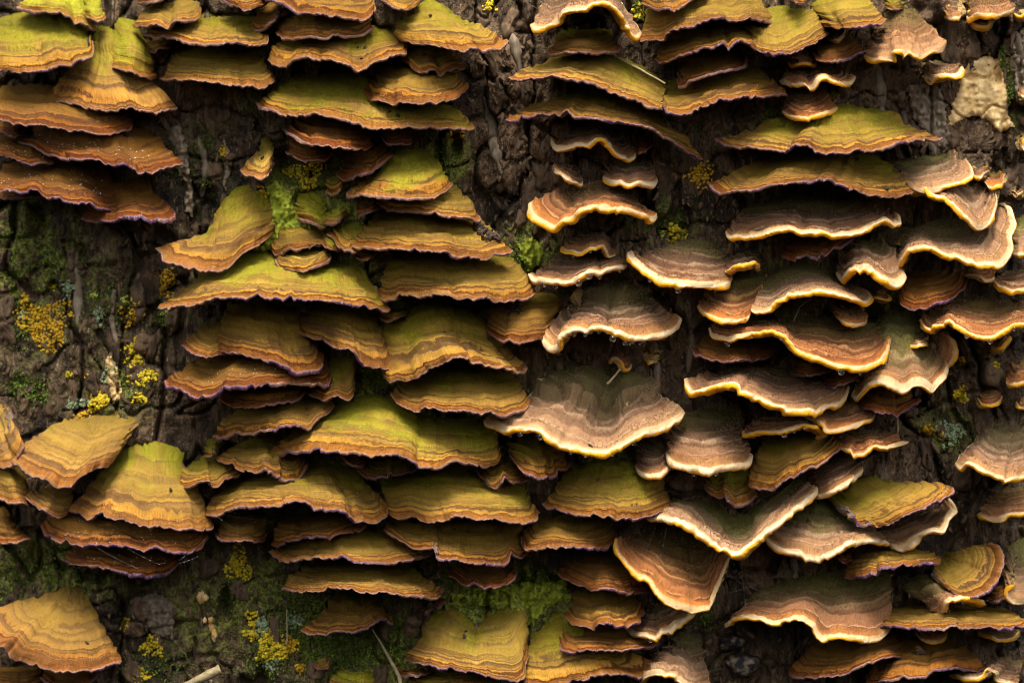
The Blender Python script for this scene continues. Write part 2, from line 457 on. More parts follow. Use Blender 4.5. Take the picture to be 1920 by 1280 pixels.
def relief(u, v):
    wx = u + 26 * fbm(u / 120, v / 160, 3, 3); wy = v + 40 * fbm(u / 140, v / 150, 5, 3)
    r = 34 * fbm(wx / 190, wy / 330, 11, 3)
    rid = 1 - np.abs(fbm(wx / 62, wy / 210, 21, 3)) * 2.4
    r = r + 10 * rid
    cr = np.abs(fbm(wx / 95, wy / 240, 31, 3)); r = r - 46 * sstep(.10, .0, cr)
    cr2 = np.abs(fbm(wx / 130, wy / 80, 37, 3)); r = r - 22 * sstep(.07, .0, cr2)
    r = r + 8 * fbm(wx / 13, wy / 60, 41, 4, .6) + 8.0 * fbm(u / 17, v / 20, 43, 4, .65)
    lw = sstep(760, 420, u); r = r - lw * (10 * rid + .3 * 34 * fbm(wx / 190, wy / 330, 11, 3)); r = r + lw * 16 * fbm(u / 70, v / 80, 53, 4, .6)
    # knobbly left side
    r = r + sstep(700, 200, u) * (13 * fbm(u / 42, v / 48, 51, 4))
    return r

def spread(a, b, lo, hi, fine, coarse):
    return np.concatenate([np.arange(lo, a, coarse), np.arange(a, b, fine), np.arange(b, hi + 1, coarse)])

def gauss(u, v, x, y, rx, ry): return np.exp(-(((u - x) / rx) ** 2 + ((v - y) / ry) ** 2))

trunk = thing('tree_trunk', (0, 0, 0), 'dark mossy old tree trunk filling the picture behind all the bracket fungi', 'tree trunk')
gu = spread(-60, 1980, -1240, 3400, 3.6, 26.0); gv = spread(-60, 1340, -1100, 2400, 3.8, 26.0)
uu, vv = np.meshgrid(gu, gv)
rl = relief(uu, vv)
dd = trunk_dep(uu, vv) + rl
algae = np.zeros_like(uu)
for x, y, rx, ry, a in [(530, 380, 60, 70, .9), (990, 470, 60, 60, .8), (930, 1180, 160, 150, .9), (760, 1230, 110, 90, .8), (620, 1190, 120, 100, .6),
                        (830, 300, 60, 60, .7), (60, 500, 150, 190, .5), (120, 1060, 190, 90, .55), (220, 720, 110, 90, .4), (400, 1150, 130, 120, .45), (1450, 230, 60, 40, .5), (1780, 800, 90, 70, .4), (1240, 420, 90, 60, .4), (1150, 880, 90, 70, .5), (1420, 60, 120, 60, .3), (560, 100, 200, 150, .35),
                        (700, 720, 110, 120, .5), (1700, 610, 120, 90, .5), (500, 1150, 90, 140, .5), (1020, 1100, 70, 60, .6), (1560, 420, 170, 90, .4), (560, 520, 230, 200, .45), (800, 800, 230, 300, .5), (620, 950, 250, 150, .45), (620, 400, 120, 70, .8), (700, 330, 90, 60, .6), (1400, 560, 200, 120, .35)]:
    algae = np.maximum(algae, a * gauss(uu, vv, x, y, rx, ry))
warm = np.maximum(.75 * sstep(1350, 1900, uu) * sstep(560, 100, vv), .6 * gauss(uu, vv, 930, 240, 90, 190))
warm = np.maximum(warm, .5 * gauss(uu, vv, 1180, 660, 120, 120)); warm = np.maximum(warm, .45 * gauss(uu, vv, 330, 780, 60, 80))
new_mesh('bark', at(uu, vv, dd).reshape(-1, 3), grid_faces(len(gv), len(gu), flip=True), M_BARK, trunk,
         {'mask': np.stack([rl / 40, algae, warm], -1).reshape(-1, 3)})

def bark_at(u, v): return float(trunk_dep(np.array([u], float), np.array([v], float))[0] + relief(np.array([u], float), np.array([v], float))[0])

rng = np.random.default_rng(7)
def flake(x, y, w, h, ang, thick, lift, name, mat, tint, seed, lumps=4.0, nr=7, nc=11, outline=None):
    """an irregular bark plate lying on the trunk, with a broken outline and real thickness"""
    th = np.linspace(0, 2 * math.pi, nc * 2, endpoint=False)
    if outline is None:
        ro = 1 + .35 * noise(np.cos(th) * 1.6 + seed, np.sin(th) * 1.6, seed) + .12 * noise(np.cos(th) * 5, np.sin(th) * 5 + seed, seed + 1)
        ox, oy = np.cos(th) * ro * w, np.sin(th) * ro * h
        ca, sa = math.cos(ang), math.sin(ang); ox, oy = x + ox * ca - oy * sa, y + ox * sa + oy * ca
    else:
        O = np.array(outline, float); k = np.linspace(0, len(O), nc * 2, endpoint=False); i = k.astype(int); fr = (k - i)[:, None]
        P = O[i % len(O)] * (1 - fr) + O[(i + 1) % len(O)] * fr; x, y = O.mean(0)
        P = P + 5 * np.stack([noise(P[:, 0] / 11, P[:, 1] / 11, seed), noise(P[:, 0] / 11, P[:, 1] / 11, seed + 5)], -1); ox, oy = P[:, 0], P[:, 1]
    rr = np.linspace(0.02, 1, nr)
    X = x + (ox - x)[None] * rr[:, None]; Y = y + (oy - y)[None] * rr[:, None]
    bd = trunk_dep(X, Y) + .35 * relief(X, Y) + .65 * bark_at(x, y)  - .65 * float(trunk_dep(np.array([x]), np.array([y]))[0]) 
    D = bd + .55 * (relief(X, Y) - .65 * relief(np.array([x]), np.array([y]))[0]) * .5 + lift + thick * (1 - rr[:, None] ** 4) * .5 + lumps * fbm(X / 9, Y / 30, seed, 3) + .5 * lumps * fbm(X / 5, Y / 5, seed + 3, 2)
    top = at(X, Y, D).reshape(-1, 3); n = len(th)
    V = np.vstack([top, at(X[-1], Y[-1], D[-1] - thick - 14)])
    i = np.arange(nr)[:, None] * n; j = np.arange(n)[None]
    q = np.stack([i + j, i + (j + 1) % n, i + n + (j + 1) % n, i + n + j], -1).reshape(-1, 4)
    return new_mesh(name, V, [q, np.arange(n)[None]], mat, trunk, {'tint': np.full(len(V), tint)})

# bark plates where the bark shows
regions = [(0, 420, 330, 760, 26), (880, 0, 1010, 460, 14), (1010, 440, 1360, 760, 20), (1180, 180, 1420, 480, 12), (1620, 60, 1920, 330, 18), (0, 1030, 560, 1280, 16),
           (240, 190, 480, 430, 12), (1680, 640, 1880, 900, 14), (1740, 320, 1920, 520, 5), (1400, 940, 1520, 1240, 7), (560, 1080, 820, 1280, 6), (1500, 60, 1700, 240, 8), (930, 240, 1060, 480, 6)]
k = 0
for x0, y0, x1, y1, n in regions:
    for _ in range(n):
        k += 1
        flake(rng.uniform(x0, x1), rng.uniform(y0, y1), rng.uniform(9, 24), rng.uniform(14, 40), rng.uniform(-.5, .5), rng.uniform(6, 12), rng.uniform(-1, 7), 'bark_plate', M_FLAKE, rng.uniform(0, .9), k)
def slab(name, mat, outline, thick, lump, seed, step=2.6, tint=.5):
    """a lumpy plate with a ragged outline, standing proud of the bark"""
    O = np.array(outline, float); lo = O.min(0) - 6; hi = O.max(0) + 6
    X, Y = np.meshgrid(np.arange(lo[0], hi[0], step), np.arange(lo[1], hi[1], step))
    wx = X + 7 * fbm(X / 14, Y / 14, seed, 3, .6); wy = Y + 7 * fbm(X / 14, Y / 14, seed + 3, 3, .6)
    ins = np.zeros(X.shape, bool); n = len(O); ed = np.full(X.shape, 1e9)
    for a in range(n):
        p, q = O[a], O[(a + 1) % n]
        ins ^= ((p[1] > wy) != (q[1] > wy)) & (wx < (q[0] - p[0]) * (wy - p[1]) / (q[1] - p[1] + 1e-9) + p[0])
        t = np.clip(((wx - p[0]) * (q[0] - p[0]) + (wy - p[1]) * (q[1] - p[1])) / ((q - p) ** 2).sum(), 0, 1)
        ed = np.minimum(ed, np.hypot(wx - p[0] - t * (q[0] - p[0]), wy - p[1] - t * (q[1] - p[1])))
    sm = trunk_dep(X, Y) + .5 * relief(X, Y)
    k = 1.2 * np.abs(fbm(X / 10, Y / 13, seed + 8, 3)) * 2
    D = sm + thick * sstep(-1, 9, ed) + lump * k + .6 * lump * fbm(X / 6, Y / 6, seed + 9, 3, .65)
    nr, nc = X.shape; top = at(X, Y, D).reshape(-1, 3); bot = at(X, Y, sm - 30).reshape(-1, 3)
    c = ins[:-1, :-1] & ins[1:, :-1] & ins[:-1, 1:] & ins[1:, 1:]
    f = grid_faces(nr, nc)[c.ravel()][:, ::-1]
    e = np.vstack([f[:, [0, 1]], f[:, [1, 2]], f[:, [2, 3]], f[:, [3, 0]]]); key = set(map(tuple, e))
    be = np.array([x for x in map(tuple, e) if (x[1], x[0]) not in key]); m = nr * nc
    sk = np.stack([be[:, 1], be[:, 0], be[:, 0] + m, be[:, 1] + m], -1)
    V = np.vstack([top, bot]); F = np.vstack([f, sk]); used = np.unique(F); mp = np.zeros(len(V), int); mp[used] = np.arange(len(used))
    tt = np.concatenate([(tint + .5 * k - .15).ravel(), np.zeros(m)])
    return new_mesh(name, V[used], mp[F], mat, trunk, {'tint': tt[used]})
# bleached patch of bare wood at the upper right, arched along its lower side
pw = slab('bare_wood_patch', M_PALE, [(1796, 150), (1808, 116), (1834, 104), (1878, 108), (1888, 150), (1897, 180), (1892, 215), (1900, 235), (1888, 244), (1870, 250), (1856, 234), (1840, 222), (1822, 220), (1800, 228), (1782, 240), (1776, 220), (1784, 195), (1790, 175)], 11, 2.0, 901, tint=.35)
pw['label'] = 'bleached cream patch of bare lumpy wood'
slab('bare_wood_patch', M_PALE, [(210, 650), (222, 690), (232, 730), (222, 758), (206, 752), (200, 715), (196, 680)], 8, 6, 905, tint=.15)
slab('bare_wood_patch', M_STRAND, [(262, 1115), (290, 1108), (320, 1120), (328, 1160), (316, 1200), (290, 1190), (268, 1160)], 6, 8, 906, tint=.0)
slab('bare_wood_patch', M_STRAND, [(318, 240), (338, 232), (352, 270), (356, 330), (368, 380), (362, 410), (345, 400), (346, 350), (334, 300)], 10, 7, 907, tint=.75)
slab('bare_wood_patch', M_STRAND, [(1700, 160), (1760, 150), (1775, 200), (1790, 250), (1770, 290), (1740, 260), (1712, 220)], 7, 8, 908, tint=.55)
slab('bare_wood_patch', M_STRAND, [(1893, 60), (1925, 50), (1930, 210), (1905, 190), (1898, 120)], 8, 8, 909, tint=.4)

# lime algal crust coating the bark where old brackets meet
slab('algae_crust', M_CRUST, [(495, 350), (515, 338), (535, 352), (552, 385), (590, 395), (610, 425), (600, 455), (555, 440), (525, 470), (490, 480), (470, 470), (498, 430), (505, 390)], 16, 9, 921, tint=.25)
slab('algae_crust', M_CRUST, [(968, 455), (1000, 440), (1025, 470), (1015, 500), (990, 515), (975, 490)], 6, 6, 922, tint=.0)
slab('algae_crust', M_CRUST, [(835, 1110), (870, 1095), (960, 1090), (1060, 1085), (1075, 1120), (1030, 1140), (985, 1180), (960, 1140), (900, 1140), (850, 1160)], 8, 9, 923, tint=-.1)

def strand(pts, r, tint, seed, lift=8):
    P = spline(pts, 26); d = np.array([bark_at(a, b) for a, b in P]); d = .3 * d + .7 * np.convolve(np.pad(d, 4, 'edge'), np.ones(9) / 9, 'valid') + lift
    W = at(P[:, 0], P[:, 1], d); t = np.linspace(0, 1, 26)
    rad = r * (np.sin(t * math.pi) ** .35 * .8 + .2) * (1 + .45 * noise(t * 7, seed, seed)) * U
    V, F = tube(W, rad, 9); V = V + (at(0 * V[:, 0], 0 * V[:, 0], 0 * V[:, 0]) * 0) + (7 * U * fbm(V[:, 0] / U / 6, V[:, 2] / U / 22, seed, 3))[:, None] * np.array([0, -1, 0])
    return new_mesh('wood_strand', V, F, M_STRAND, trunk, {'tint': np.full(len(V), tint)})

def spline(P, n):
    """smooth curve through the points, n samples evenly spaced along it"""
    P = np.array(P, float)
    if len(P) == 2:
        t = np.linspace(0, 1, n)[:, None]; return P[0] * (1 - t) + P[1] * t
    c = np.concatenate([[0], np.cumsum(np.linalg.norm(np.diff(P, axis=0), axis=1) ** .5 + 1e-6)])
    m = np.zeros_like(P); h = np.diff(c)[:, None]; dl = np.diff(P, axis=0) / h
    m[1:-1] = (dl[:-1] * h[1:] + dl[1:] * h[:-1]) / (h[:-1] + h[1:]); m[0] = dl[0]; m[-1] = dl[-1]
    u = np.linspace(0, c[-1], 24 * len(P)); i = np.clip(np.searchsorted(c, u, 'right') - 1, 0, len(P) - 2)
    hh = h[i]; t = ((u - c[i])[:, None]) / hh
    Q = (2 * t ** 3 - 3 * t ** 2 + 1) * P[i] + (t ** 3 - 2 * t ** 2 + t) * hh * m[i] + (-2 * t ** 3 + 3 * t ** 2) * P[i + 1] + (t ** 3 - t ** 2) * hh * m[i + 1]
    a = np.concatenate([[0], np.cumsum(np.linalg.norm(np.diff(Q, axis=0), axis=1))]); w = np.linspace(0, a[-1], n)
    return np.stack([np.interp(w, a, Q[:, k]) for k in range(2)], -1)

for q_, (pts, r, t_) in enumerate([([(325, 240), (345, 300), (352, 350), (362, 395)], 13, .6), ([(300, 215), (330, 270), (340, 330)], 9, .3), ([(372, 250), (385, 310), (378, 370)], 9, .2),
        ([(140, 470), (148, 540), (146, 612)], 12, .5), ([(215, 540), (210, 600), (222, 650)], 9, .3), ([(420, 260), (428, 310), (420, 350)], 8, .35),
        ([(300, 1120), (316, 1150), (322, 1200)], 8, .6), ([(1225, 640), (1232, 700), (1226, 760)], 12, .2), ([(1290, 560), (1296, 640), (1290, 700)], 10, .15),
        ([(1905, 60), (1912, 130), (1916, 200)], 12, .3), ([(1690, 170), (1696, 220), (1704, 260)], 12, .3), ([(1720, 180), (1735, 235), (1752, 290)], 11, .5), ([(905, 180), (925, 260), (940, 330)], 14, .15),
        ([(1640, 110), (1650, 170), (1655, 240)], 12, .1), ([(960, 60), (975, 130), (985, 190)], 11, .35), ([(1250, 225), (1262, 270), (1300, 290)], 9, .45), ([(1480, 970), (1490, 1060), (1480, 1140)], 9, .1)]):
    strand(pts, r * .8, t_, 60 + q_, 1)

# bark crumbs and splinters, too many to count
def chips(spots):
    bag_v, bag_f, bag_a = [], [], []; k = 0
    for x0, y0, x1, y1, n, lo, hi in spots:
        xs, ys = rng.uniform(x0, x1, n), rng.uniform(y0, y1, n); W0 = at(xs, ys, trunk_dep(xs, ys) + relief(xs, ys) + 1.0)
        for k0 in range(n):
            w = rng.uniform(1.5, 4.5); L = w * rng.uniform(1.0, 3.5)
            V = ICO_V * (1 + .4 * rng.uniform(-1, 1, 12))[:, None] * np.array([w, w * .7, L]) * U
            a = rng.normal(0, .5); V = np.stack([V[:, 0] * math.cos(a) - V[:, 2] * math.sin(a), V[:, 1], V[:, 0] * math.sin(a) + V[:, 2] * math.cos(a)], -1)
            bag_v.append(V + W0[k0]); bag_f.append(ICO_F + 12 * k); bag_a.append(np.full(12, rng.uniform(lo, hi))); k += 1
    o = new_mesh('bark_crumbs', np.vstack(bag_v), np.vstack(bag_f), M_FLAKE, trunk, {'tint': np.concatenate(bag_a)}, False); o['kind'] = 'stuff'
chips([(0, 420, 340, 780, 520, -.3, 1.0), (880, 0, 1040, 480, 420, -.2, 1.3), (1000, 430, 1340, 760, 520, -.2, 1.2), (1150, 180, 1440, 480, 330, -.2, 1.2), (1600, 60, 1920, 420, 700, 0, 1.5), (0, 1030, 860, 1280, 520, -.3, 1.0),
       (230, 180, 500, 440, 260, -.3, .9), (1660, 620, 1900, 1000, 420, -.2, 1.3), (1350, 900, 1560, 1280, 240, -.3, 1)])

# moss cushions: thousands of tiny shoots growing on the bark
def moss(spots):
    V = []; F = []; A = []
    for x, y, rx, ry, n in spots:
        a = rng.normal(0, .5, (n, 2)); px = x + a[:, 0] * rx; py = y + a[:, 1] * ry
        d = trunk_dep(px, py) + relief(px, py) - 2
        L = rng.uniform(5, 14, n) * np.clip(1.3 - np.hypot(a[:, 0], a[:, 1]), .3, 1); w = rng.uniform(1.1, 2.2, n)
        ang = rng.uniform(0, 2 * math.pi, n); tilt = rng.uniform(.1, .9, n)
        b = at(px, py, d)
        dirv = np.stack([np.cos(ang) * tilt, -np.ones(n) * .75, .35 + np.sin(ang) * tilt], -1); dirv /= np.linalg.norm(dirv, axis=1)[:, None]
        side = np.stack([np.sin(ang), .3 * np.cos(ang), -np.cos(ang)], -1)
        i0 = sum(len(v) for v in V)
        mid = b + dirv * (L * .55 * U)[:, None]; tip = b + dirv * (L * U)[:, None] - np.array([0, 0, 1]) * (L * .25 * U)[:, None]
        sw = side * (w * U)[:, None]
        V.append(np.stack([b - sw * .6, b + sw * .6, mid + sw, mid - sw, tip], 1).reshape(-1, 3))
        j = i0 + np.arange(n) * 5
        F.append((np.stack([j, j + 1, j + 2, j + 3], -1), np.stack([j + 3, j + 2, j + 4], -1)))
        A.append(np.repeat(rng.uniform(0, 1, n), 5))
    o = new_mesh('moss', np.vstack(V), [np.vstack([f[0] for f in F]), np.vstack([f[1] for f in F])], M_MOSS, trunk, {'tint': np.concatenate(A)}, False)
    o['kind'] = 'stuff'
moss([(690, 340, 40, 40, 200), (700, 700, 60, 60, 500), (830, 590, 60, 40, 300), (80, 860, 60, 30, 200), (330, 900, 40, 60, 300), (1000, 1090, 50, 40, 400), (860, 1080, 60, 50, 500), (200, 560, 80, 90, 700), (230, 700, 70, 60, 500), (130, 500, 60, 60, 400), (20, 1100, 50, 60, 400), (400, 330, 50, 60, 300), (1260, 420, 60, 40, 300), (1790, 820, 60, 40, 300), (980, 480, 40, 50, 300), (900, 1130, 70, 70, 500), (330, 300, 60, 70, 300), (45, 725, 55, 40, 900), (80, 740, 40, 30, 400), (560, 1160, 90, 110, 2200), (640, 1220, 120, 70, 2400), (500, 1240, 70, 50, 800), (1893, 180, 14, 90, 900), (1905, 215, 22, 30, 600), (1878, 110, 10, 40, 250),
      (50, 480, 90, 110, 900), (110, 1060, 160, 70, 1100), (300, 1250, 120, 50, 600), (430, 1120, 60, 60, 500), (700, 1110, 90, 40, 800), (300, 600, 40, 60, 400), (40, 600, 50, 90, 500), (1450, 232, 26, 20, 300),
      (1200, 20, 24, 26, 250), (1320, 1160, 30, 30, 300), (390, 260, 60, 60, 400), (740, 1200, 80, 60, 700), (480, 200, 40, 60, 300), (1060, 720, 50, 50, 300), (830, 300, 50, 60, 300), (1830, 640, 40, 20, 200)])

# ------------------------------------------------------------------ the bracket fungi
GRP = {'A': 'thin violet edged bracket fungi growing in tiers', 'B': 'velvety cream rimmed bracket fungi growing in tiers'}
def bracket(kind, rim, base, D, label, o):
    seed = float(abs(hash_str(label)) % 997) + .37
    r0 = random.Random(int(seed * 100))
    g, ob, lime, pale, v = o.get('g', .2), (min(1, o.get('o', .2) * 1.35 + .02) if kind == 'A' else o.get('o', .2)), o.get('lime', 0.), o.get('pale', 0.), o.get('v', .4 if kind == 'A' else (.12 if 'white' in label else .55))
    h = o.get('h', 2.7 if kind == 'A' else 6.0) * (1.0 if kind == 'A' else .86)
    rl_ = float(np.linalg.norm(np.diff(np.array(rim, float), axis=0), axis=1).sum())
    nt = int(np.clip(rl_ / 2.8, 20, 190)); ns = 27
    R = spline(rim, nt); R[:, 1] -= h * .9
    B = spline(base, nt)
    t = np.linspace(0, 1, nt); s = np.linspace(0, 1, ns)
    arc = t * rl_ * .1
    fl = o.get('fl', 1.12)
    tl, tr = o.get('tl', .38), o.get('tr', .38)
    fo = np.where(t < .5, tl, tr); f = fo + (1 - fo) * np.sin(math.pi * t) ** .75
    f = f * (1 + .07 * noise(t * 4, seed, 5))
    S = s[:, None]
    X = B[None, :, 0] + (R[None, :, 0] - B[None, :, 0]) * S ** fl
    Y = B[None, :, 1] + (R[None, :, 1] - B[None, :, 1]) * S ** (1.14 if kind == 'A' else 1.04)
    sm = trunk_dep(X, Y)
    dep = sm - 20 * (1 - S) ** 2 + D * f[None] * (np.sin(S * 1.25) / math.sin(1.25) if kind == 'A' else S ** .82)
    P = at(X, Y, dep)
    def normals(P):
        du = np.gradient(P, axis=1); dv = np.gradient(P, axis=0); n = np.cross(du, dv)
        n /= np.linalg.norm(n, axis=2)[..., None] + 1e-12
        if (n @ np.array([0, -.6, .8])).mean() < 0: n = -n
        return n
    N = normals(P)
    seg = np.linalg.norm(np.diff(P, axis=0), axis=2).sum(0) / U * .1          # mm, attachment to margin
    Lm = np.median(seg)
    q = (1 - S) * (.5 * seg[None] + .5 * Lm); A2 = np.broadcast_to(arc[None], q.shape)
    ss = np.broadcast_to(S, q.shape)
    # relief of the cap: concentric ridges, lobes, radial wrinkles
    k = 1.0 if kind == 'A' else 1.25
    zq = q + 1.2 * noise(A2 * .3, q * .3, seed)
    zn = noise(zq * 1.05, A2 * .05, seed + 1)
    disp = 3.3 * k * np.sign(zn) * np.abs(zn) ** .75 + 1.9 * k * noise(zq * 2.4, A2 * .1, seed + 7)
    disp += 5.0 * noise(A2 * .16, q * .14, seed + 2) * np.clip(ss * 2, 0, 1)
    disp += (1.7 if kind == 'A' else 1.0) * noise(A2 * .95, q * .12, seed + 3) * ss + (1.7 if kind == 'A' else .9) * noise(A2 * 2.4, q * .25, seed + 4) * ss ** 2
    disp += o.get('lumps', 0) * 6 * np.maximum(noise(A2 * .8, q * .8, seed + 6), 0)
    ts = o.get('tier', r0.choice([0, 0, r0.uniform(.25, .6)]) if rl_ > 90 else 0)
    if ts:                                                            # last year's growth ends in a lip over the new one
        lip = ts + .05 * noise(A2 * .22, 0 * q + seed, 31) + .02 * noise(A2 * .9, 0 * q + seed, 32)
        disp += o.get('th', 8) * sstep(lip + .035, lip - .02, ss) * sstep(-.1, .5, ss / ts)
    if rl_ > 110:                                                     # sunken radial folds
        for _ in range(r0.choice([0, 1, 1, 2])):
            tf = r0.uniform(.2, .8) + .02 * noise(S * 3, seed, 40); disp -= r0.uniform(3, 8) * np.exp(-((t[None] - tf) * rl_ / r0.uniform(5, 12)) ** 2) * ss
    for tf, dp, wd in o.get('folds', []):
        disp -= dp * np.exp(-((t[None] - tf) * rl_ / wd) ** 2) * np.sin(np.clip(ss, 0, 1) * math.pi) ** .7
    if g > .93: disp += 7 * np.maximum(fbm(A2 * .5, q * .6, seed + 6, 3), 0)
    P = P + N * (disp * U)[..., None]
    O = P[-1] - P[-4]; O = np.stack([np.convolve(np.pad(O[:, c], 3, 'edge'), np.ones(7) / 7, 'valid') for c in range(3)], -1)
    O /= np.linalg.norm(O, axis=1)[:, None]
    # frilled margin, with a few nicks
    amp = 1.0 if kind == 'A' else .35
    nick = np.zeros(nt)
    if kind == 'A':
        for _ in range(int(rl_ / 90)): nick -= r0.uniform(2, 7) * np.exp(-((t - r0.uniform(.05, .95)) * rl_ / r0.uniform(3, 7)) ** 2)
    fr = nick + amp * (2.4 * noise(arc * .75, seed, 8) + 2.2 * noise(arc * 1.7, seed, 9) + 1.5 * noise(arc * 3.4, seed, 10))
    up = amp * (2.2 * noise(arc * .6, seed, 12) + 1.2 * noise(arc * 1.7, seed, 13))
    e = (ss ** 10)[..., None]
    P = P + e * U * (fr[None, :, None] * O[None] + up[None, :, None] * N[-1][None])
    N = normals(P); n1 = np.stack([np.convolve(np.pad(N[-1, :, c], 5, 'edge'), np.ones(11) / 11, 'valid') for c in range(3)], -1); n1 /= np.linalg.norm(n1, axis=1)[:, None]
    loc = at(B[nt // 2, 0], B[nt // 2, 1], trunk_dep(B[nt // 2:nt // 2 + 1, 0], B[nt // 2:nt // 2 + 1, 1])[0]).reshape(3)
    root = thing('bracket_fungus', loc, label, 'bracket fungus', GRP[kind])
    root.location = loc
    look = lambda n: {'look': np.tile([g, ob, seed], (n, 1)), 'tone': np.tile([lime, pale, v], (n, 1))}
    def put(name, V, F, mat, zone):
        a = {'zone': zone, 'zscale': np.full(len(V), (17.0 / max(Lm, 4)) ** .7 * .85)}; a.update(look(len(V)))
        return new_mesh(name, V - loc, F, mat, root, a)
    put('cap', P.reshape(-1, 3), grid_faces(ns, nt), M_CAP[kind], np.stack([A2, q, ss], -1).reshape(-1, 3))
    # rolled margin
    nm = 8; ph = np.linspace(90, -90, nm) * math.pi / 180
    hh = h * (1 + (.18 if kind == 'A' else .26) * noise(arc * .5, seed, 15)) * np.clip(np.minimum(t, 1 - t) * 14 + .45, .45, 1) * U
    C = P[-1] - n1 * hh[:, None]
    Mg = C[None] + hh[None, :, None] * (O[None] * np.cos(ph)[:, None, None] * (1.1 if kind == 'B' else .8) + n1[None] * np.sin(ph)[:, None, None])
    Mg[0] = P[-1]
    mz = np.stack([np.broadcast_to(arc[None], (nm, nt)), np.broadcast_to(np.linspace(0, 1, nm)[:, None], (nm, nt)), np.ones((nm, nt))], -1)
    idx = np.arange(ns - 1, -1, -2) if ns % 2 else np.arange(ns - 1, -1, -1)
    Tb = o.get('tb', 9 if kind == 'A' else 16) * U
    th = 2 * hh[None] + np.maximum(Tb - 2 * hh[None], 0) * (1 - S) ** .8
    Un = P - N * th[..., None]; Un[-1] = Mg[-1]
    Un = Un[idx]
    V = [Mg.reshape(-1, 3)]; Fq = [grid_faces(nm, nt)]; Z = [mz.reshape(-1, 3)]; off = nm * nt
    for c in (0, nt - 1):                                             # closed side edges
        a = P[idx][:, c]; b = Un[:, c]; m_ = len(idx)
        sv = np.stack([a, b], 1).reshape(-1, 3); V.append(sv)
        Z.append(np.stack([np.linspace(0, seg[c], m_).repeat(2), np.tile([.1, .9], m_), ss[idx][:, c].repeat(2)], -1))
        Fq.append(grid_faces(m_, 2, off)); off += 2 * m_
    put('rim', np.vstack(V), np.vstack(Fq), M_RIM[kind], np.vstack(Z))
    put('pore_surface', Un.reshape(-1, 3), grid_faces(len(idx), nt), M_POR[kind], np.zeros((len(idx) * nt, 3)))
    if o.get('dew'):
        rg = np.random.default_rng(int(seed) + 1); bag = Bag()
        for _ in range(o['dew']):
            i = int(rg.uniform(.03, .9) * nt); j = int(np.clip(rg.normal(.68, .12), .3, .97) * (ns - 1))
            bag.add(ICO_V * rg.uniform(.4, 1.1) * U + P[j, i] + N[j, i] * .6 * U - loc, ICO_F)
        bag.build('dew', M_DEW, root)['kind'] = 'stuff'
    # velvet hairs
    if kind == 'B' and rl_ > 60:
        area = rl_ * Lm * 10
        n = int(np.clip(area / 19, 80, 5200)); rg = np.random.default_rng(int(seed))
        a = rg.uniform(0, nt - 1.001, n); b = (rg.uniform(0.04, .93, n)) * (ns - 1)
        # hairs crowd on the crests of the zones
        i = a.astype(int); j = b.astype(int); fa = (a - i)[:, None]; fb = (b - j)[:, None]
        def lerp(Q): return (Q[j, i] * (1 - fa) + Q[j, i + 1] * fa) * (1 - fb) + (Q[j + 1, i] * (1 - fa) + Q[j + 1, i + 1] * fa) * fb
        zz = np.stack([A2, q, ss], -1); Zh = lerp(zz)
        crest = .12 + .88 * sstep(-.1, .35, noise(Zh[:, 1] * 1.3 + 1.0 * noise(Zh[:, 0] * .3, Zh[:, 1] * .3, seed), Zh[:, 0] * .05, seed + 1))
        keep = (rg.uniform(0, 1, n) < crest) & (Zh[:, 1] > 1.1); pb = lerp(P)[keep]; nn = lerp(N)[keep]; Zh = Zh[keep]; m_ = len(pb)
        if m_ > 3:
            oo = O[np.clip(a[keep].astype(int), 0, nt - 1)]
            dv = nn * .8 + oo * .75 + rg.normal(0, .28, (m_, 3)); dv /= np.linalg.norm(dv, axis=1)[:, None]
            L = rg.uniform(3.0, 6.5, m_)[:, None] * U; sd = np.cross(dv, [0, 1, .2]); sd /= np.linalg.norm(sd, axis=1)[:, None] + 1e-9
            w = .55 * U
            V = np.stack([pb - sd * w, pb + sd * w, pb + dv * L], 1).reshape(-1, 3)
            fz = put('fuzz', V, np.arange(3 * m_).reshape(-1, 3), M_FUZZ, np.repeat(Zh, 3, 0)); fz['kind'] = 'stuff'
    return dict(P=P, N=N, Mg=Mg, nt=nt, ns=ns, label=label, kind=kind, rl=rl_)

def hash_str(s):
    h = 5381
    for c in s: h = (h * 33 + ord(c)) & 0x7fffffff
    return h

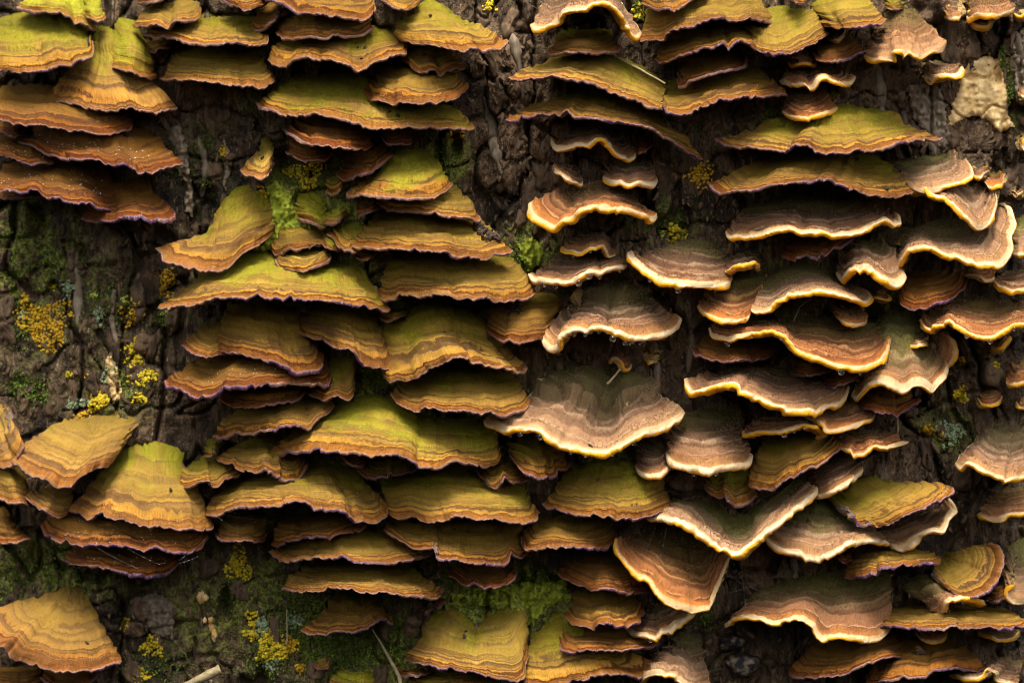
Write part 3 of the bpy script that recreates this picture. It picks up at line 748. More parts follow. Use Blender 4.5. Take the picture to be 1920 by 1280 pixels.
# kind, outer edge left to right, line of attachment left to right (0.1 mm across / down the trunk face),
# how far it stands out, label, look
BRACKETS = [
('A', [(-14,136),(34,139),(65,137),(96,131),(112,120),(132,123),(148,113),(168,112),(176,103),(170,74)], [(-14,38),(52,24),(120,24),(162,55)], 160, 'thick yellow green bracket with ragged lower edge in the top left corner', {'g': 0.72, 'o': 0.1, 'tl': 0.8, 'lime': 0.1, 'v': 0.5, 'tier': 0.25}),
('A', [(41,24),(69,26),(120,33),(155,45),(179,60)], [(69,-21),(144,-24)], 110, 'moss encrusted old bracket with lime lumps on top of the thick yellow bracket', {'g': 1, 'o': 0.2, 'lime': 1}),
('A', [(155,31),(172,38),(187,44),(202,34)], [(155,-14),(180,-14)], 80, 'small lime tongue beside the moss encrusted bracket at the top edge', {'g': 1, 'o': 0, 'lime': 0.9}),
('A', [(86,180),(100,193),(138,195),(158,203),(193,209),(220,206),(244,204),(282,214),(309,210),(337,201)], [(182,45),(213,52)], 150, 'golden bracket with a green neck and pale frilled edge below the yellow corner bracket', {'pale': 0.4, 'g': 0.5, 'o': 0.1, 'fl': 1.6, 'lime': 0.4}),
('A', [(199,120),(213,131),(237,135),(261,142),(285,151),(298,148)], [(220,29),(251,28),(272,65)], 130, 'narrow yellow green bracket with a mossy stem joined to a wide one on its right', {'g': 0.7, 'o': 0.1, 'fl': 1.4, 'lime': 0.4}),
('A', [(298,147),(309,150),(364,152),(406,157),(447,161),(495,168),(516,155)], [(330,86),(406,79),(481,86)], 160, 'wide ochre bracket fused at its left to the narrow mossy stemmed one', {'g': 0.4, 'o': 0.1}),
('A', [(267,91),(282,98),(299,92),(327,83)], [(275,65),(320,65)], 70, 'dim little olive bracket tucked behind the narrow mossy stemmed bracket', {'g': 0.6, 'o': 0.2}),
('A', [(267,64),(296,69),(327,71),(347,78),(375,85),(406,85),(447,87),(481,89),(500,83),(503,70)], [(330,31),(474,24)], 170, 'olive bracket with orange margin directly above the wide fused ochre bracket', {'g': 0.5, 'o': 0.15}),
('A', [(247,52),(275,49),(289,45),(309,47),(337,40),(361,40),(375,33),(380,17)], [(292,0),(364,-7)], 170, 'smooth tan bracket tilted up to the right near the top edge', {'g': 0.15, 'o': 0.15}),
('A', [(257,6),(275,5),(296,1),(327,-7)], [(275,-21),(320,-24)], 120, 'sliver of an ochre bracket cut by the top edge left of the tan tilted one', {'g': 0.1, 'o': 0.2}),
('A', [(409,-2),(426,5),(447,14),(464,19),(481,15),(495,14),(504,7)], [(423,-31),(495,-31)], 140, 'orange brown bracket slanting down right and cut by the top edge, left of a stack', {'g': 0.1, 'o': 0.35}),
('A', [(-14,223),(21,234),(55,238),(83,236),(110,240),(144,246),(172,246),(203,250),(223,246),(248,238),(252,227)], [(7,162),(62,158),(144,165),(206,179)], 190, 'broad brown zoned bracket at the left edge right under the golden frilled one', {'g': 0.1, 'o': 0.42, 'tl': 0.8}),
('A', [(-14,249),(21,253),(41,252),(55,244)], [(-7,220),(41,223)], 120, 'small brown bracket peeking under the broad brown one at the left edge', {'g': 0, 'o': 0.6, 'tl': 0.8}),
('A', [(38,272),(62,276),(83,289),(113,298),(148,303),(179,303),(213,315),(234,310),(254,312),(262,325),(275,325),(303,317),(320,315),(344,306)], [(89,223),(172,213),(254,234)], 190, 'wide wet brown bracket with white flecks and violet edge pointing right over bark', {'g': 0, 'o': 0.5, 'v': 0.9, 'dew': 60}),
('A', [(-14,289),(21,296),(45,307),(69,307),(100,312),(112,299)], [(-7,248),(83,251)], 140, 'brown bracket at the left edge half hidden behind the wide wet one', {'g': 0, 'o': 0.55, 'tl': 0.8, 'v': 0.8, 'dew': 20}),
('A', [(-14,352),(34,360),(69,355),(86,367),(113,370),(138,379),(158,377),(186,389),(217,395),(231,382)], [(7,306),(103,296),(193,303)], 190, 'long brown bracket with dark violet edge, lowest but one at the left edge', {'g': 0, 'o': 0.5, 'dew': 50, 'tl': 0.8, 'v': 0.9}),
('A', [(-14,371),(21,376),(48,374),(86,374)], [(0,344),(76,347)], 110, 'dark sliver of bracket in shadow beneath the long brown one at the left edge', {'g': 0, 'o': 0.7, 'tl': 0.8}),
('A', [(151,411),(172,419),(193,418),(220,415),(254,411),(282,418),(306,415),(323,410),(332,397)], [(193,337),(254,323)], 160, 'lowest brown bracket of the upper left stack with a thick deep violet edge', {'g': 0, 'o': 0.55, 'v': 1, 'h': 4.2}),
('A', [(489,-3),(522,4),(546,14),(573,25),(604,28),(639,33),(666,39),(694,35),(705,21),(706,7)], [(539,-41),(690,-41)], 190, 'broad orange brown bracket at the top edge, uppermost of the second stack', {'g': 0.1, 'o': 0.25, 'v': 0.6}),
('A', [(470,45),(474,57),(494,56),(505,47),(515,39),(518,28),(532,30),(549,19)], [(498,2),(536,3)], 90, 'small crumpled brown bracket left of the uppermost brackets of the second stack', {'g': 0, 'o': 0.35}),
('A', [(517,62),(525,73),(556,74),(587,71),(608,73),(628,66),(656,69),(680,68),(697,55)], [(532,17),(608,10),(687,21)], 180, 'brown bracket with pinkish edge second from the top of the second stack', {'g': 0.1, 'o': 0.3}),
('A', [(498,110),(512,121),(536,122),(556,111),(591,109),(615,112),(642,119),(661,128),(668,135),(680,133),(708,121),(735,111),(760,104),(762,86)], [(543,62),(625,38),(687,41),(735,52)], 190, 'green bracket with a sunken V shaped fold and dark crumbs in it', {'g': 0.6, 'o': 0.15}),
('A', [(708,-3),(725,7),(738,16),(756,21),(773,18),(788,9)], [(721,-28),(780,-28)], 120, 'ochre bracket cut by the top edge above the large pointed yellow green one', {'g': 0.2, 'o': 0.15}),
('A', [(742,74),(756,81),(783,87),(818,88),(838,90),(866,95),(886,91),(910,94),(938,94),(953,79)], [(745,24),(797,-10),(845,24)], 180, 'yellow green bracket with orange margin stretching right to a point over dark bark', {'g': 0.6, 'o': 0.05}),
('A', [(750,113),(766,123),(780,135),(793,138),(811,134),(828,140),(842,138),(855,133),(871,134)], [(763,83),(831,83)], 120, 'small olive bracket with frayed edge just below the pointed yellow green one', {'g': 0.45, 'o': 0.2}),
('A', [(679,175),(690,188),(718,193),(752,195),(780,197),(807,197),(835,193),(855,188),(878,168)], [(721,120),(811,110),(848,124)], 200, 'evenly zoned tan bracket resting in front of the long dark green one', {'g': 0.15, 'o': 0.2}),
('A', [(481,198),(491,207),(512,210),(536,216),(563,217),(598,219),(632,224),(666,231),(694,241),(721,245),(745,243),(787,241),(821,244),(855,243),(886,245),(891,237)], [(560,138),(680,138),(735,162),(821,186)], 190, 'long dark green bracket with narrow brown margin spanning under two others', {'g': 0.88, 'o': 0.1, 'dark': 1}),
('A', [(537,248),(553,260),(580,271),(608,276),(632,280),(659,283),(687,283),(702,275)], [(563,213),(618,206),(677,220)], 190, 'brown oval bracket hanging just below the long dark green one', {'g': 0.1, 'o': 0.5}),
('A', [(532,284),(546,295),(570,300),(594,301),(615,298),(628,284)], [(553,254),(608,261)], 130, 'small dark red brown bracket under the brown oval one', {'g': 0, 'o': 0.65}),
('A', [(709,251),(721,267),(735,272),(752,269),(773,269),(781,254)], [(718,223),(769,223)], 120, 'short dark brown bracket under the middle of the long dark green one', {'g': 0, 'o': 0.6}),
('A', [(626,330),(639,334),(656,331),(680,326),(701,317),(718,307),(735,292)], [(673,285),(725,268)], 130, 'plain brown bracket tilted up right beside the dome shaped green one', {'g': 0.1, 'o': 0.45}),
('A', [(650,361),(656,374),(680,372),(704,375),(725,377),(752,379),(780,377),(804,377),(824,369),(842,358),(843,347)], [(745,272),(776,265),(804,275)], 190, 'dome shaped bright green bracket with a tan hem', {'g': 0.85, 'o': 0.1, 'fl': 1.1, 'lime': 0.3}),
('A', [(708,385),(728,394),(759,398),(790,401),(818,405),(842,410),(866,410),(903,410),(905,402)], [(752,344),(804,330),(842,337)], 160, 'yellow bracket pointing right from beneath the dome shaped green one', {'g': 0.5, 'o': 0.1}),
('A', [(663,395),(666,403),(687,401),(704,394),(716,390)], [(680,370),(714,368)], 100, 'tiny brown bracket beneath the left end of the dome shaped green one', {'g': 0.1, 'o': 0.45}),
('A', [(611,361),(622,367),(635,363),(642,351),(649,337)], [(622,327),(644,321)], 70, 'little lime yellow knob below the plain brown tilted bracket', {'g': 0.6, 'o': 0, 'lime': 0.8}),
('A', [(454,323),(460,332),(474,336),(488,341),(498,336),(503,326),(513,309)], [(488,254),(508,254)], 110, 'lone pale yellow bell shaped bracket on mossy bark with a narrow stem', {'pale': 0.5, 'g': 0.5, 'o': 0, 'fl': 1.7}),
('A', [(607,419),(615,424),(632,421),(642,411),(654,406)], [(622,388),(647,385)], 80, 'bright lime flap, upper one of the small lime lobes', {'g': 0.7, 'o': 0, 'lime': 1}),
('A', [(618,445),(628,455),(635,466),(646,475),(656,469),(666,475),(680,464),(697,469)], [(642,410),(687,414)], 110, 'bright lime lobe with crinkled pale edge left of the broad ochre bracket', {'g': 0.6, 'o': 0, 'lime': 1}),
('A', [(607,452),(611,468),(625,475),(640,473)], [(615,431),(639,424)], 80, 'dull lime lobe behind the crinkled lime one on its left', {'g': 0.7, 'o': 0.1, 'lime': 0.6}),
('A', [(556,413),(577,415),(591,422),(608,430),(620,423)], [(560,361),(608,358)], 70, 'mossy green crust like bracket above the two tiered yellow one', {'g': 1, 'o': 0.1, 'lime': 0.75}),
('B', [(993,48),(1002,56),(1023,56),(1043,44),(1060,28),(1081,23),(1098,21),(1112,14),(1133,9),(1146,14),(1160,26),(1174,45),(1188,66),(1196,71),(1205,64)], [(1053,-38),(1102,-55),(1146,-38)], 200, 'cream rimmed arched bracket at the top edge curving over a black hollow', {'g': 0.05, 'o': 0.5, 'pale': 0.6}),
('A', [(1023,96),(1029,103),(1053,103),(1084,102),(1112,104),(1136,103),(1157,100),(1160,91)], [(1053,55),(1146,55)], 170, 'small flat olive brown bracket under the cream arch at the top', {'g': 0.4, 'o': 0.25}),
('A', [(950,150),(961,155),(985,152),(1012,152),(1033,147),(1057,149),(1084,154),(1105,157),(1133,167),(1160,179),(1188,191),(1215,200),(1242,209)], [(1053,100),(1146,93),(1249,148)], 190, 'long yellow bracket sloping down right to a seam with its twin', {'g': 0.45, 'o': 0.1, 'tr': 0.85}),
('A', [(1242,205),(1249,214),(1263,219),(1284,214),(1304,207),(1328,200),(1353,190),(1377,188),(1401,179),(1428,178),(1456,179),(1476,181),(1474,174)], [(1249,151),(1328,131),(1418,120)], 190, 'right twin of the long sloping bracket, orange with violet edge', {'g': 0.3, 'o': 0.2, 'tl': 0.85, 'v': 0.8}),
('A', [(947,220),(957,223),(978,217),(1002,217),(1023,216),(1043,213),(1064,210),(1078,222),(1105,220),(1136,227),(1160,232),(1188,237),(1215,242),(1236,251),(1256,261),(1277,272),(1298,284),(1322,295)], [(1050,179),(1133,165),(1208,203),(1236,223)], 180, 'long violet edged bracket sweeping down right with its grey pores showing below', {'g': 0.4, 'o': 0.2, 'v': 1, 'und': 1}),
('A', [(1195,83),(1215,80),(1236,75),(1256,61),(1277,54),(1304,47),(1328,39),(1349,38),(1370,44),(1387,45),(1404,39),(1428,42),(1452,48),(1455,43)], [(1225,10),(1318,-10),(1418,0)], 200, 'wavy tan violet fringed bracket second from top right of the cream arch', {'g': 0.2, 'o': 0.2, 'v': 0.6}),
('A', [(1200,7),(1232,16),(1256,13),(1284,8),(1304,1),(1328,-7)], [(1212,-28),(1301,-31)], 190, 'orange bracket cut by the top edge right of the cream arch', {'g': 0, 'o': 0.25}),
('A', [(1226,112),(1236,118),(1263,112),(1284,107),(1304,97),(1328,94),(1353,87),(1380,83),(1401,85),(1421,92),(1449,104),(1463,107)], [(1249,65),(1335,48),(1428,55)], 195, 'arched ochre bracket with pinkish edge, third of the stack right of the cream arch', {'g': 0.2, 'o': 0.25, 'v': 0.7}),
('A', [(1267,138),(1272,162),(1291,162),(1304,157),(1328,149),(1353,142),(1373,136),(1394,128),(1397,110)], [(1280,96),(1383,93)], 170, 'brown block like bracket lying on the right twin of the long sloping pair', {'g': 0, 'o': 0.4, 'v': 0.6}),
('A', [(1390,84),(1414,94),(1438,104),(1458,107),(1479,104),(1503,92),(1524,83),(1538,75),(1556,64)], [(1400,24),(1452,14),(1520,17)], 200, 'large yellow fan with a sunken fold and violet edge right of a brown stack', {'g': 0.45, 'o': 0.1, 'v': 0.8}),
('A', [(1548,48),(1565,56),(1579,57),(1596,52),(1617,51),(1637,47),(1654,44),(1666,36)], [(1517,7),(1555,-17),(1613,-14)], 190, 'yellow green bracket at the top ending in an orange point toward the fuzzy one', {'g': 0.5, 'o': 0.05, 'v': 0.8}),
('A', [(1472,-3),(1493,4),(1507,8),(1514,3)], [(1479,-21),(1510,-21)], 150, 'violet edged tip of a bracket cut by the top edge over the large yellow fan', {'g': 0, 'o': 0.3, 'v': 0.9}),
('B', [(1548,77),(1565,78),(1579,71),(1587,58)], [(1555,52),(1582,48)], 60, 'small pale brown bracket behind the tip of the large yellow fan', {'g': 0.1, 'o': 0.6}),
('A', [(1520,100),(1532,116),(1544,118),(1565,114),(1586,111),(1606,104),(1620,100)], [(1538,69),(1593,69)], 140, 'red brown violet edged bracket below the orange point, left of the fuzzy cream one', {'g': 0, 'o': 0.5, 'v': 0.9}),
('B', [(1478,120),(1486,126),(1500,121),(1517,119),(1529,123),(1532,115)], [(1489,93),(1520,91)], 90, 'tiny brown bracket with a tan rim under the large yellow fan', {'g': 0, 'o': 0.9, 'h': 4}),
('B', [(1465,162),(1489,164),(1507,160),(1527,161),(1544,152),(1562,156),(1582,161),(1596,160),(1604,151)], [(1483,120),(1562,119)], 140, 'dark velvety bracket with thin tawny rim, upper of two above the big olive', {'g': 0, 'o': 0.8, 'h': 4.5}),
('B', [(1470,215),(1479,222),(1496,225),(1517,222),(1538,216),(1555,211),(1569,206)], [(1483,165),(1538,160)], 150, 'orange brown cup shaped bracket with yellow rim right on top of the big olive one', {'g': 0, 'o': 1, 'h': 5}),
('A', [(1548,193),(1562,193),(1568,188),(1574,179)], [(1544,168),(1568,167)], 50, 'dull green nub behind the orange brown cup shaped bracket', {'g': 0.9, 'o': 0.2}),
('B', [(1619,108),(1634,113),(1654,109),(1670,102),(1680,96),(1692,94),(1706,96),(1720,106),(1733,109),(1747,104),(1764,100),(1776,88)], [(1658,17),(1685,7),(1716,21)], 180, 'fuzzy peach bracket with a scalloped yellow lip near the top right', {'g': 0.15, 'o': 0.9, 'pale': 0.8, 'fl': 1.1}),
('A', [(1660,17),(1675,21),(1696,17)], [(1661,-14),(1692,-14)], 60, 'mossy stub above the fuzzy peach bracket', {'g': 1, 'o': 0.2}),
('B', [(1733,139),(1739,147),(1751,151),(1766,150),(1782,149),(1795,144),(1799,135)], [(1744,115),(1792,115)], 110, 'small mushroom like greyish bracket left of the bare wood patch', {'g': 0, 'o': 0.6, 'pale': 0.4, 'v': 0.1, 'h': 8}),
('B', [(1815,36),(1819,41),(1830,30),(1847,30),(1868,32),(1888,28),(1903,21)], [(1826,0),(1881,-7)], 150, 'peach bracket with yellow lip near the top right corner above the wood patch', {'g': 0, 'o': 0.9, 'pale': 0.5}),
('B', [(1818,39),(1830,47),(1850,53),(1857,38)], [(1823,28),(1854,26)], 100, 'grey flap hanging under the peach bracket near the top right corner', {'g': 0, 'o': 0.6, 'pale': 0.3, 'h': 4}),
('B', [(1770,26),(1775,34),(1788,32),(1802,32),(1807,17)], [(1778,-7),(1806,-7)], 80, 'grey translucent little bracket left of the peach one in the top right corner', {'g': 0.1, 'o': 0.5, 'h': 4}),
('B', [(1904,29),(1912,35),(1926,28)], [(1909,14),(1926,14)], 80, 'tan bracket tip at the right edge close to the top right corner', {'g': 0, 'o': 0.8, 'h': 4}),
('A', [(1336,265),(1348,271),(1379,277),(1400,277),(1428,281),(1452,284),(1470,288),(1477,281),(1486,278),(1510,276),(1517,283),(1534,289),(1551,291),(1565,287),(1586,290),(1613,283),(1641,281),(1668,277),(1696,272),(1727,265),(1751,260),(1769,256)], [(1483,220),(1565,193),(1641,210)], 200, 'big olive green bracket with long pointed ends and a notch in its edge', {'g': 0.6, 'o': 0.12, 'v': 0.9, 'tier': 0.4}),
('A', [(1326,344),(1333,351),(1348,363),(1372,362),(1400,360),(1421,351),(1445,344),(1469,341),(1503,339),(1538,339),(1558,343),(1579,351),(1586,358),(1606,363),(1634,370),(1661,372),(1692,369),(1711,365),(1709,354)], [(1469,289),(1520,275),(1620,285),(1668,303)], 210, 'long wavy bracket with violet edge under the big olive one', {'g': 0.42, 'o': 0.2, 'v': 1}),
('B', [(1689,339),(1709,358),(1744,363),(1764,358),(1788,348),(1813,339),(1823,330),(1820,313),(1813,303)], [(1661,309),(1709,292),(1771,292)], 130, 'olive grey ear shaped bracket at the right end of the long wavy one', {'g': 0.35, 'o': 0.4, 'pale': 0.6, 'h': 4.5, 'tr': 0.3}),
('B', [(1710,370),(1716,363),(1727,356),(1740,358),(1747,370),(1768,375),(1788,382),(1806,393),(1819,406),(1830,422),(1840,428),(1850,422),(1861,403),(1869,382),(1866,361),(1861,344)], [(1771,347),(1806,327),(1843,330)], 160, 'mauve bracket with a rolled yellow edge folding down to a point at right', {'g': 0, 'o': 0.55, 'pale': 0.5, 'tr': 0.3}),
('B', [(1821,327),(1833,334),(1854,325)], [(1823,309),(1847,309)], 80, 'tiny brown bracket above the folded mauve bracket', {'g': 0, 'o': 0.6, 'h': 4}),
('B', [(1840,340),(1854,350),(1868,351),(1880,348),(1882,335)], [(1847,325),(1874,323)], 100, 'small orange shell shaped bracket at the top of the folded mauve one', {'g': 0, 'o': 1, 'h': 5}),
('B', [(1900,364),(1909,373),(1916,363)], [(1902,354),(1914,354)], 50, 'very small tan nub on bark right of the folded mauve bracket', {'g': 0, 'o': 0.8, 'h': 4}),
('B', [(1677,498),(1685,502),(1692,488),(1706,471),(1727,466),(1747,469),(1771,480),(1795,483),(1816,483),(1837,494),(1861,493),(1874,498),(1885,487),(1895,468),(1892,445),(1900,424),(1895,407),(1888,390),(1869,385)], [(1696,448),(1744,417),(1795,403),(1837,393)], 185, 'broad mauve bracket with a bright yellow wavy lip and rounded right lobe', {'g': 0.25, 'o': 0.6, 'pale': 0.4, 'tr': 0.3}),
('B', [(1910,180),(1916,186),(1926,184)], [(1916,156),(1926,155)], 70, 'cream bracket tip at the right edge beside the bare wood patch', {'g': 0, 'o': 0.7, 'pale': 0.5}),
('B', [(1913,266),(1919,274),(1929,268)], [(1917,253),(1929,253)], 60, 'cream bracket tip at the right edge below the bare wood patch', {'g': 0, 'o': 0.7, 'pale': 0.5}),
('B', [(1892,474),(1902,481),(1916,480),(1936,481)], [(1895,407),(1929,400)], 120, 'olive topped bracket with pale hem at the right edge beside the broad mauve one', {'g': 0.5, 'o': 0.5, 'pale': 0.5, 'tr': 0.8}),
('B', [(1864,531),(1874,540),(1892,543),(1909,542),(1936,536)], [(1881,507),(1929,503)], 120, 'brown bracket with cream rim at the right edge under the olive topped one', {'g': 0, 'o': 0.7, 'tr': 0.8}),
('B', [(1728,606),(1735,621),(1747,626),(1758,614),(1771,606),(1788,610),(1806,621),(1826,631),(1854,638),(1878,631),(1898,621),(1920,612),(1936,607)], [(1737,562),(1840,548),(1920,562)], 190, 'wide tawny bracket with golden wavy rim running off the right edge', {'g': 0.15, 'o': 0.9, 'tr': 0.8, 'dr': 4}),
('B', [(1892,582),(1909,590),(1936,588)], [(1902,562),(1933,558)], 100, 'dark brown sliver above the wide tawny bracket at the right edge', {'g': 0, 'o': 0.8, 'h': 4, 'tr': 0.8}),
('B', [(1855,646),(1862,655),(1871,658),(1881,648),(1890,637)], [(1864,629),(1885,625)], 80, 'little ring like curl under the wide tawny bracket at the right edge', {'g': 0, 'o': 0.9, 'h': 4.5}),
('B', [(1884,713),(1888,724),(1909,724),(1936,712)], [(1902,668),(1936,665)], 110, 'tawny bracket with cream lip at the right edge above the little isolated button', {'g': 0, 'o': 0.9, 'tr': 0.8}),
('B', [(1834,751),(1842,762),(1857,762),(1871,756),(1880,744)], [(1842,735),(1861,728),(1871,731)], 80, 'isolated brown button shaped bracket on bark at right', {'g': 0, 'o': 0.9, 'h': 4.5}),
('B', [(1905,754),(1912,765),(1926,770)], [(1912,737),(1926,735)], 70, 'small cut off bracket at the right edge beside the isolated brown button', {'g': 0, 'o': 0.8, 'h': 4.5}),
('B', [(1789,873),(1799,879),(1813,871),(1826,876),(1843,889),(1871,896),(1898,898),(1936,894)], [(1861,778),(1920,785)], 180, 'large mauve bracket with golden rim leaving the right edge below the isolated button', {'g': 0.1, 'o': 0.4, 'pale': 0.4, 'tr': 0.8}),
('B', [(1841,969),(1854,978),(1874,982),(1895,973),(1936,968)], [(1850,916),(1881,898),(1929,898)], 130, 'orange brown bracket with cream rim at the right edge under the large mauve one', {'g': 0, 'o': 0.9, 'pale': 0.3, 'tr': 0.8}),
('B', [(1878,1088),(1888,1095),(1895,1123),(1909,1131),(1936,1131)], [(1888,1002),(1929,995)], 100, 'blurred pale olive bracket at the right edge beside the half round yellow fan', {'g': 0.4, 'o': 0.5, 'pale': 0.6, 'tr': 0.8}),
('A', [(1749,1074),(1764,1095),(1782,1109),(1795,1119),(1813,1124),(1833,1119),(1854,1109),(1868,1092),(1879,1067),(1882,1046),(1874,1026),(1861,1016)], [(1751,1053),(1761,1043),(1775,1036)], 130, 'half round yellow fan with violet edge facing right', {'g': 0.3, 'o': 0.1, 'v': 1, 'tl': 0.5, 'tr': 0.5}),
('A', [(1579,1081),(1593,1082),(1620,1078),(1648,1069),(1675,1066),(1709,1061),(1737,1061),(1764,1057),(1763,1050)], [(1606,1029),(1703,1022),(1747,1033)], 180, 'narrow orange bracket with violet edge left of the half round yellow fan', {'g': 0.05, 'o': 0.2, 'v': 1}),
('A', [(1568,1043),(1582,1061),(1593,1050)], [(1572,1027),(1593,1026)], 80, 'dark violet scrap of bracket at the left end of the narrow orange one', {'g': 0, 'o': 0.8, 'v': 1}),
('B', [(1360,1179),(1369,1171),(1386,1162),(1400,1163),(1428,1167),(1452,1174),(1469,1171),(1496,1164),(1513,1167),(1525,1179),(1531,1191),(1544,1203),(1565,1199),(1593,1201),(1623,1206),(1648,1202),(1675,1179)], [(1421,1098),(1531,1070),(1668,1063)], 195, 'big dark olive and brown bracket with cream wavy edge at lower right', {'g': 0.45, 'o': 0.75, 'h': 4.5, 'tr': 0.5}),
('B', [(1747,1147),(1755,1156),(1766,1151),(1770,1138),(1781,1127),(1792,1124),(1806,1124),(1830,1127),(1850,1132)], [(1689,1088),(1744,1077),(1778,1098)], 150, 'olive bracket with a cream edge curled into a hook below the half round fan', {'g': 0.6, 'o': 0.4, 'dr': 3}),
('A', [(1623,1172),(1641,1176),(1668,1176),(1689,1179),(1723,1179),(1761,1177),(1795,1174),(1830,1178),(1874,1176),(1916,1178),(1940,1174)], [(1661,1136),(1778,1129),(1881,1136)], 185, 'long flat orange bracket with violet edge running to the right edge near the bottom', {'g': 0.1, 'o': 0.25, 'v': 1, 'tr': 0.7}),
('A', [(1842,1124),(1861,1129),(1881,1123),(1907,1115)], [(1854,1091),(1888,1088)], 110, 'small red brown violet edged bracket below the half round fan at its right', {'g': 0, 'o': 0.5, 'v': 1}),
('B', [(1716,1184),(1730,1195),(1751,1200),(1771,1196),(1778,1187)], [(1727,1167),(1771,1167)], 110, 'thin brown bracket under the middle of the long flat orange one', {'g': 0, 'o': 0.9, 'h': 4}),
('B', [(1837,1191),(1850,1196),(1874,1200),(1898,1198),(1910,1185)], [(1850,1172),(1902,1172)], 110, 'thin cream rimmed bracket under the right part of the long flat orange one', {'g': 0, 'o': 0.6, 'h': 4.5}),
('A', [(1479,1263),(1489,1275),(1517,1273),(1544,1267),(1572,1269),(1593,1260),(1620,1250),(1641,1241),(1661,1236),(1685,1234),(1704,1225)], [(1544,1187),(1606,1177),(1675,1180)], 180, 'zoned brown bracket rising to the right near the bottom edge, left of a pair', {'g': 0.1, 'o': 0.4, 'v': 0.7}),
('A', [(1620,1270),(1627,1284),(1661,1281),(1696,1274),(1723,1270),(1744,1260),(1771,1255),(1795,1251),(1823,1257),(1853,1251)], [(1689,1184),(1795,1194)], 180, 'dull brown bracket at the bottom edge, right of the zoned rising one', {'g': 0.15, 'o': 0.4, 'v': 0.7}),
('A', [(1705,1220),(1713,1222),(1723,1219),(1732,1223),(1733,1213)], [(1709,1206),(1727,1205)], 110, 'tiny yellow curl between the two brown brackets at the bottom right', {'g': 0.2, 'o': 0}),
('B', [(1782,1273),(1813,1277),(1840,1270),(1850,1257),(1864,1262),(1881,1280),(1909,1287)], [(1864,1232),(1920,1225)], 150, 'peach bracket with arched cream lip in the bottom right corner', {'g': 0.1, 'o': 0.7, 'pale': 0.5, 'tr': 0.7}),
('B', [(1359,436),(1366,446),(1383,442),(1400,444),(1428,438),(1458,433),(1483,430),(1500,435),(1517,440),(1538,445),(1565,446),(1593,444),(1620,437),(1641,426),(1661,418),(1678,424),(1689,419),(1687,407)], [(1400,393),(1486,372),(1620,379)], 190, 'flat velvety bracket with bright cream rim under the long wavy violet edged one', {'g': 0.35, 'o': 0.5, 'dr': 1}),
('A', [(1463,483),(1483,486),(1503,481),(1531,475),(1558,466),(1586,457),(1606,446)], [(1489,438),(1565,428)], 150, 'dark red brown bracket with violet edge beneath the flat velvety cream rimmed one', {'g': 0, 'o': 0.7, 'v': 1}),
('B', [(1572,519),(1580,532),(1589,518),(1603,506),(1620,504),(1637,511),(1654,523),(1672,533),(1689,534),(1701,521),(1692,510)], [(1593,458),(1641,438)], 170, 'cream bracket shaped like a wave crest with a thick yellow lip between two wide ones', {'g': 0.4, 'o': 0.5, 'pale': 0.3, 'h': 7.5}),
('A', [(1686,556),(1692,574),(1709,581),(1730,579),(1747,571),(1771,566),(1792,557),(1809,543),(1815,527)], [(1699,513),(1788,500)], 140, 'dark plum brown bracket with violet edge below the broad mauve yellow lipped one', {'g': 0, 'o': 0.7, 'v': 1}),
('B', [(1813,522),(1833,524),(1847,530),(1862,528),(1864,515)], [(1806,496),(1854,493)], 100, 'small dark brown bracket with orange tip right of the plum brown one', {'g': 0, 'o': 0.9, 'h': 4}),
('B', [(1631,558),(1648,562),(1665,561),(1668,555)], [(1637,543),(1661,541)], 80, 'tiny dark bracket left of the plum brown one', {'g': 0, 'o': 0.9, 'h': 4}),
('B', [(1308,577),(1318,588),(1339,598),(1359,604),(1383,604),(1402,598),(1410,589)], [(1339,538),(1387,517),(1438,513)], 150, 'brown bowl shaped bracket with cream rim, left half of a rippled pair', {'g': 0.35, 'o': 0.9, 'h': 5, 'tr': 0.8}),
('B', [(1408,579),(1419,584),(1438,586),(1452,578),(1469,566),(1489,557),(1513,552),(1538,549),(1562,554),(1586,562),(1606,567),(1623,571),(1631,561),(1627,550)], [(1434,517),(1503,489),(1551,507)], 180, 'rippled peach bracket with thick buff rim, right half of a pair', {'g': 0.4, 'o': 0.6, 'pale': 0.6, 'tl': 0.8}),
('B', [(1178,483),(1181,492),(1194,504),(1215,518),(1243,533),(1270,540),(1294,542),(1318,542),(1346,540),(1366,535),(1372,525)], [(1239,465),(1311,448),(1370,465)], 165, 'banded mauve bracket with a smooth cream and yellow rim sloping down right', {'g': 0.2, 'o': 0.45, 'dr': 3, 'h': 7}),
('B', [(1353,503),(1361,509),(1377,502),(1397,497),(1416,495),(1426,504),(1428,512)], [(1373,477),(1421,474)], 130, 'small curled cream lip at the right end of the banded mauve bracket', {'g': 0.2, 'o': 0.6, 'dr': 3}),
('A', [(1296,656),(1304,667),(1325,672),(1353,676),(1380,676),(1411,675),(1435,672),(1452,665),(1459,653)], [(1322,627),(1435,627)], 140, 'brown bracket with lilac frayed edge tucked under a long golden rim', {'g': 0, 'o': 0.45, 'v': 0.8}),
('B', [(1328,623),(1335,633),(1359,636),(1379,634),(1400,632),(1428,630),(1452,629),(1467,634),(1477,646),(1489,659),(1507,667),(1538,674),(1565,684),(1593,693),(1613,696),(1637,691),(1654,676),(1666,657),(1668,642)], [(1359,603),(1434,599),(1538,586),(1648,610)], 200, 'long tawny bracket whose golden rim dips into a deep bowl at right', {'g': 0.3, 'o': 0.9, 'dr': 6}),
('B', [(1560,586),(1572,598),(1589,607),(1610,609),(1627,604),(1629,598)], [(1565,568),(1606,565)], 120, 'small oval brown bracket with orange rim beneath the rippled peach one', {'g': 0, 'o': 0.9, 'h': 4}),
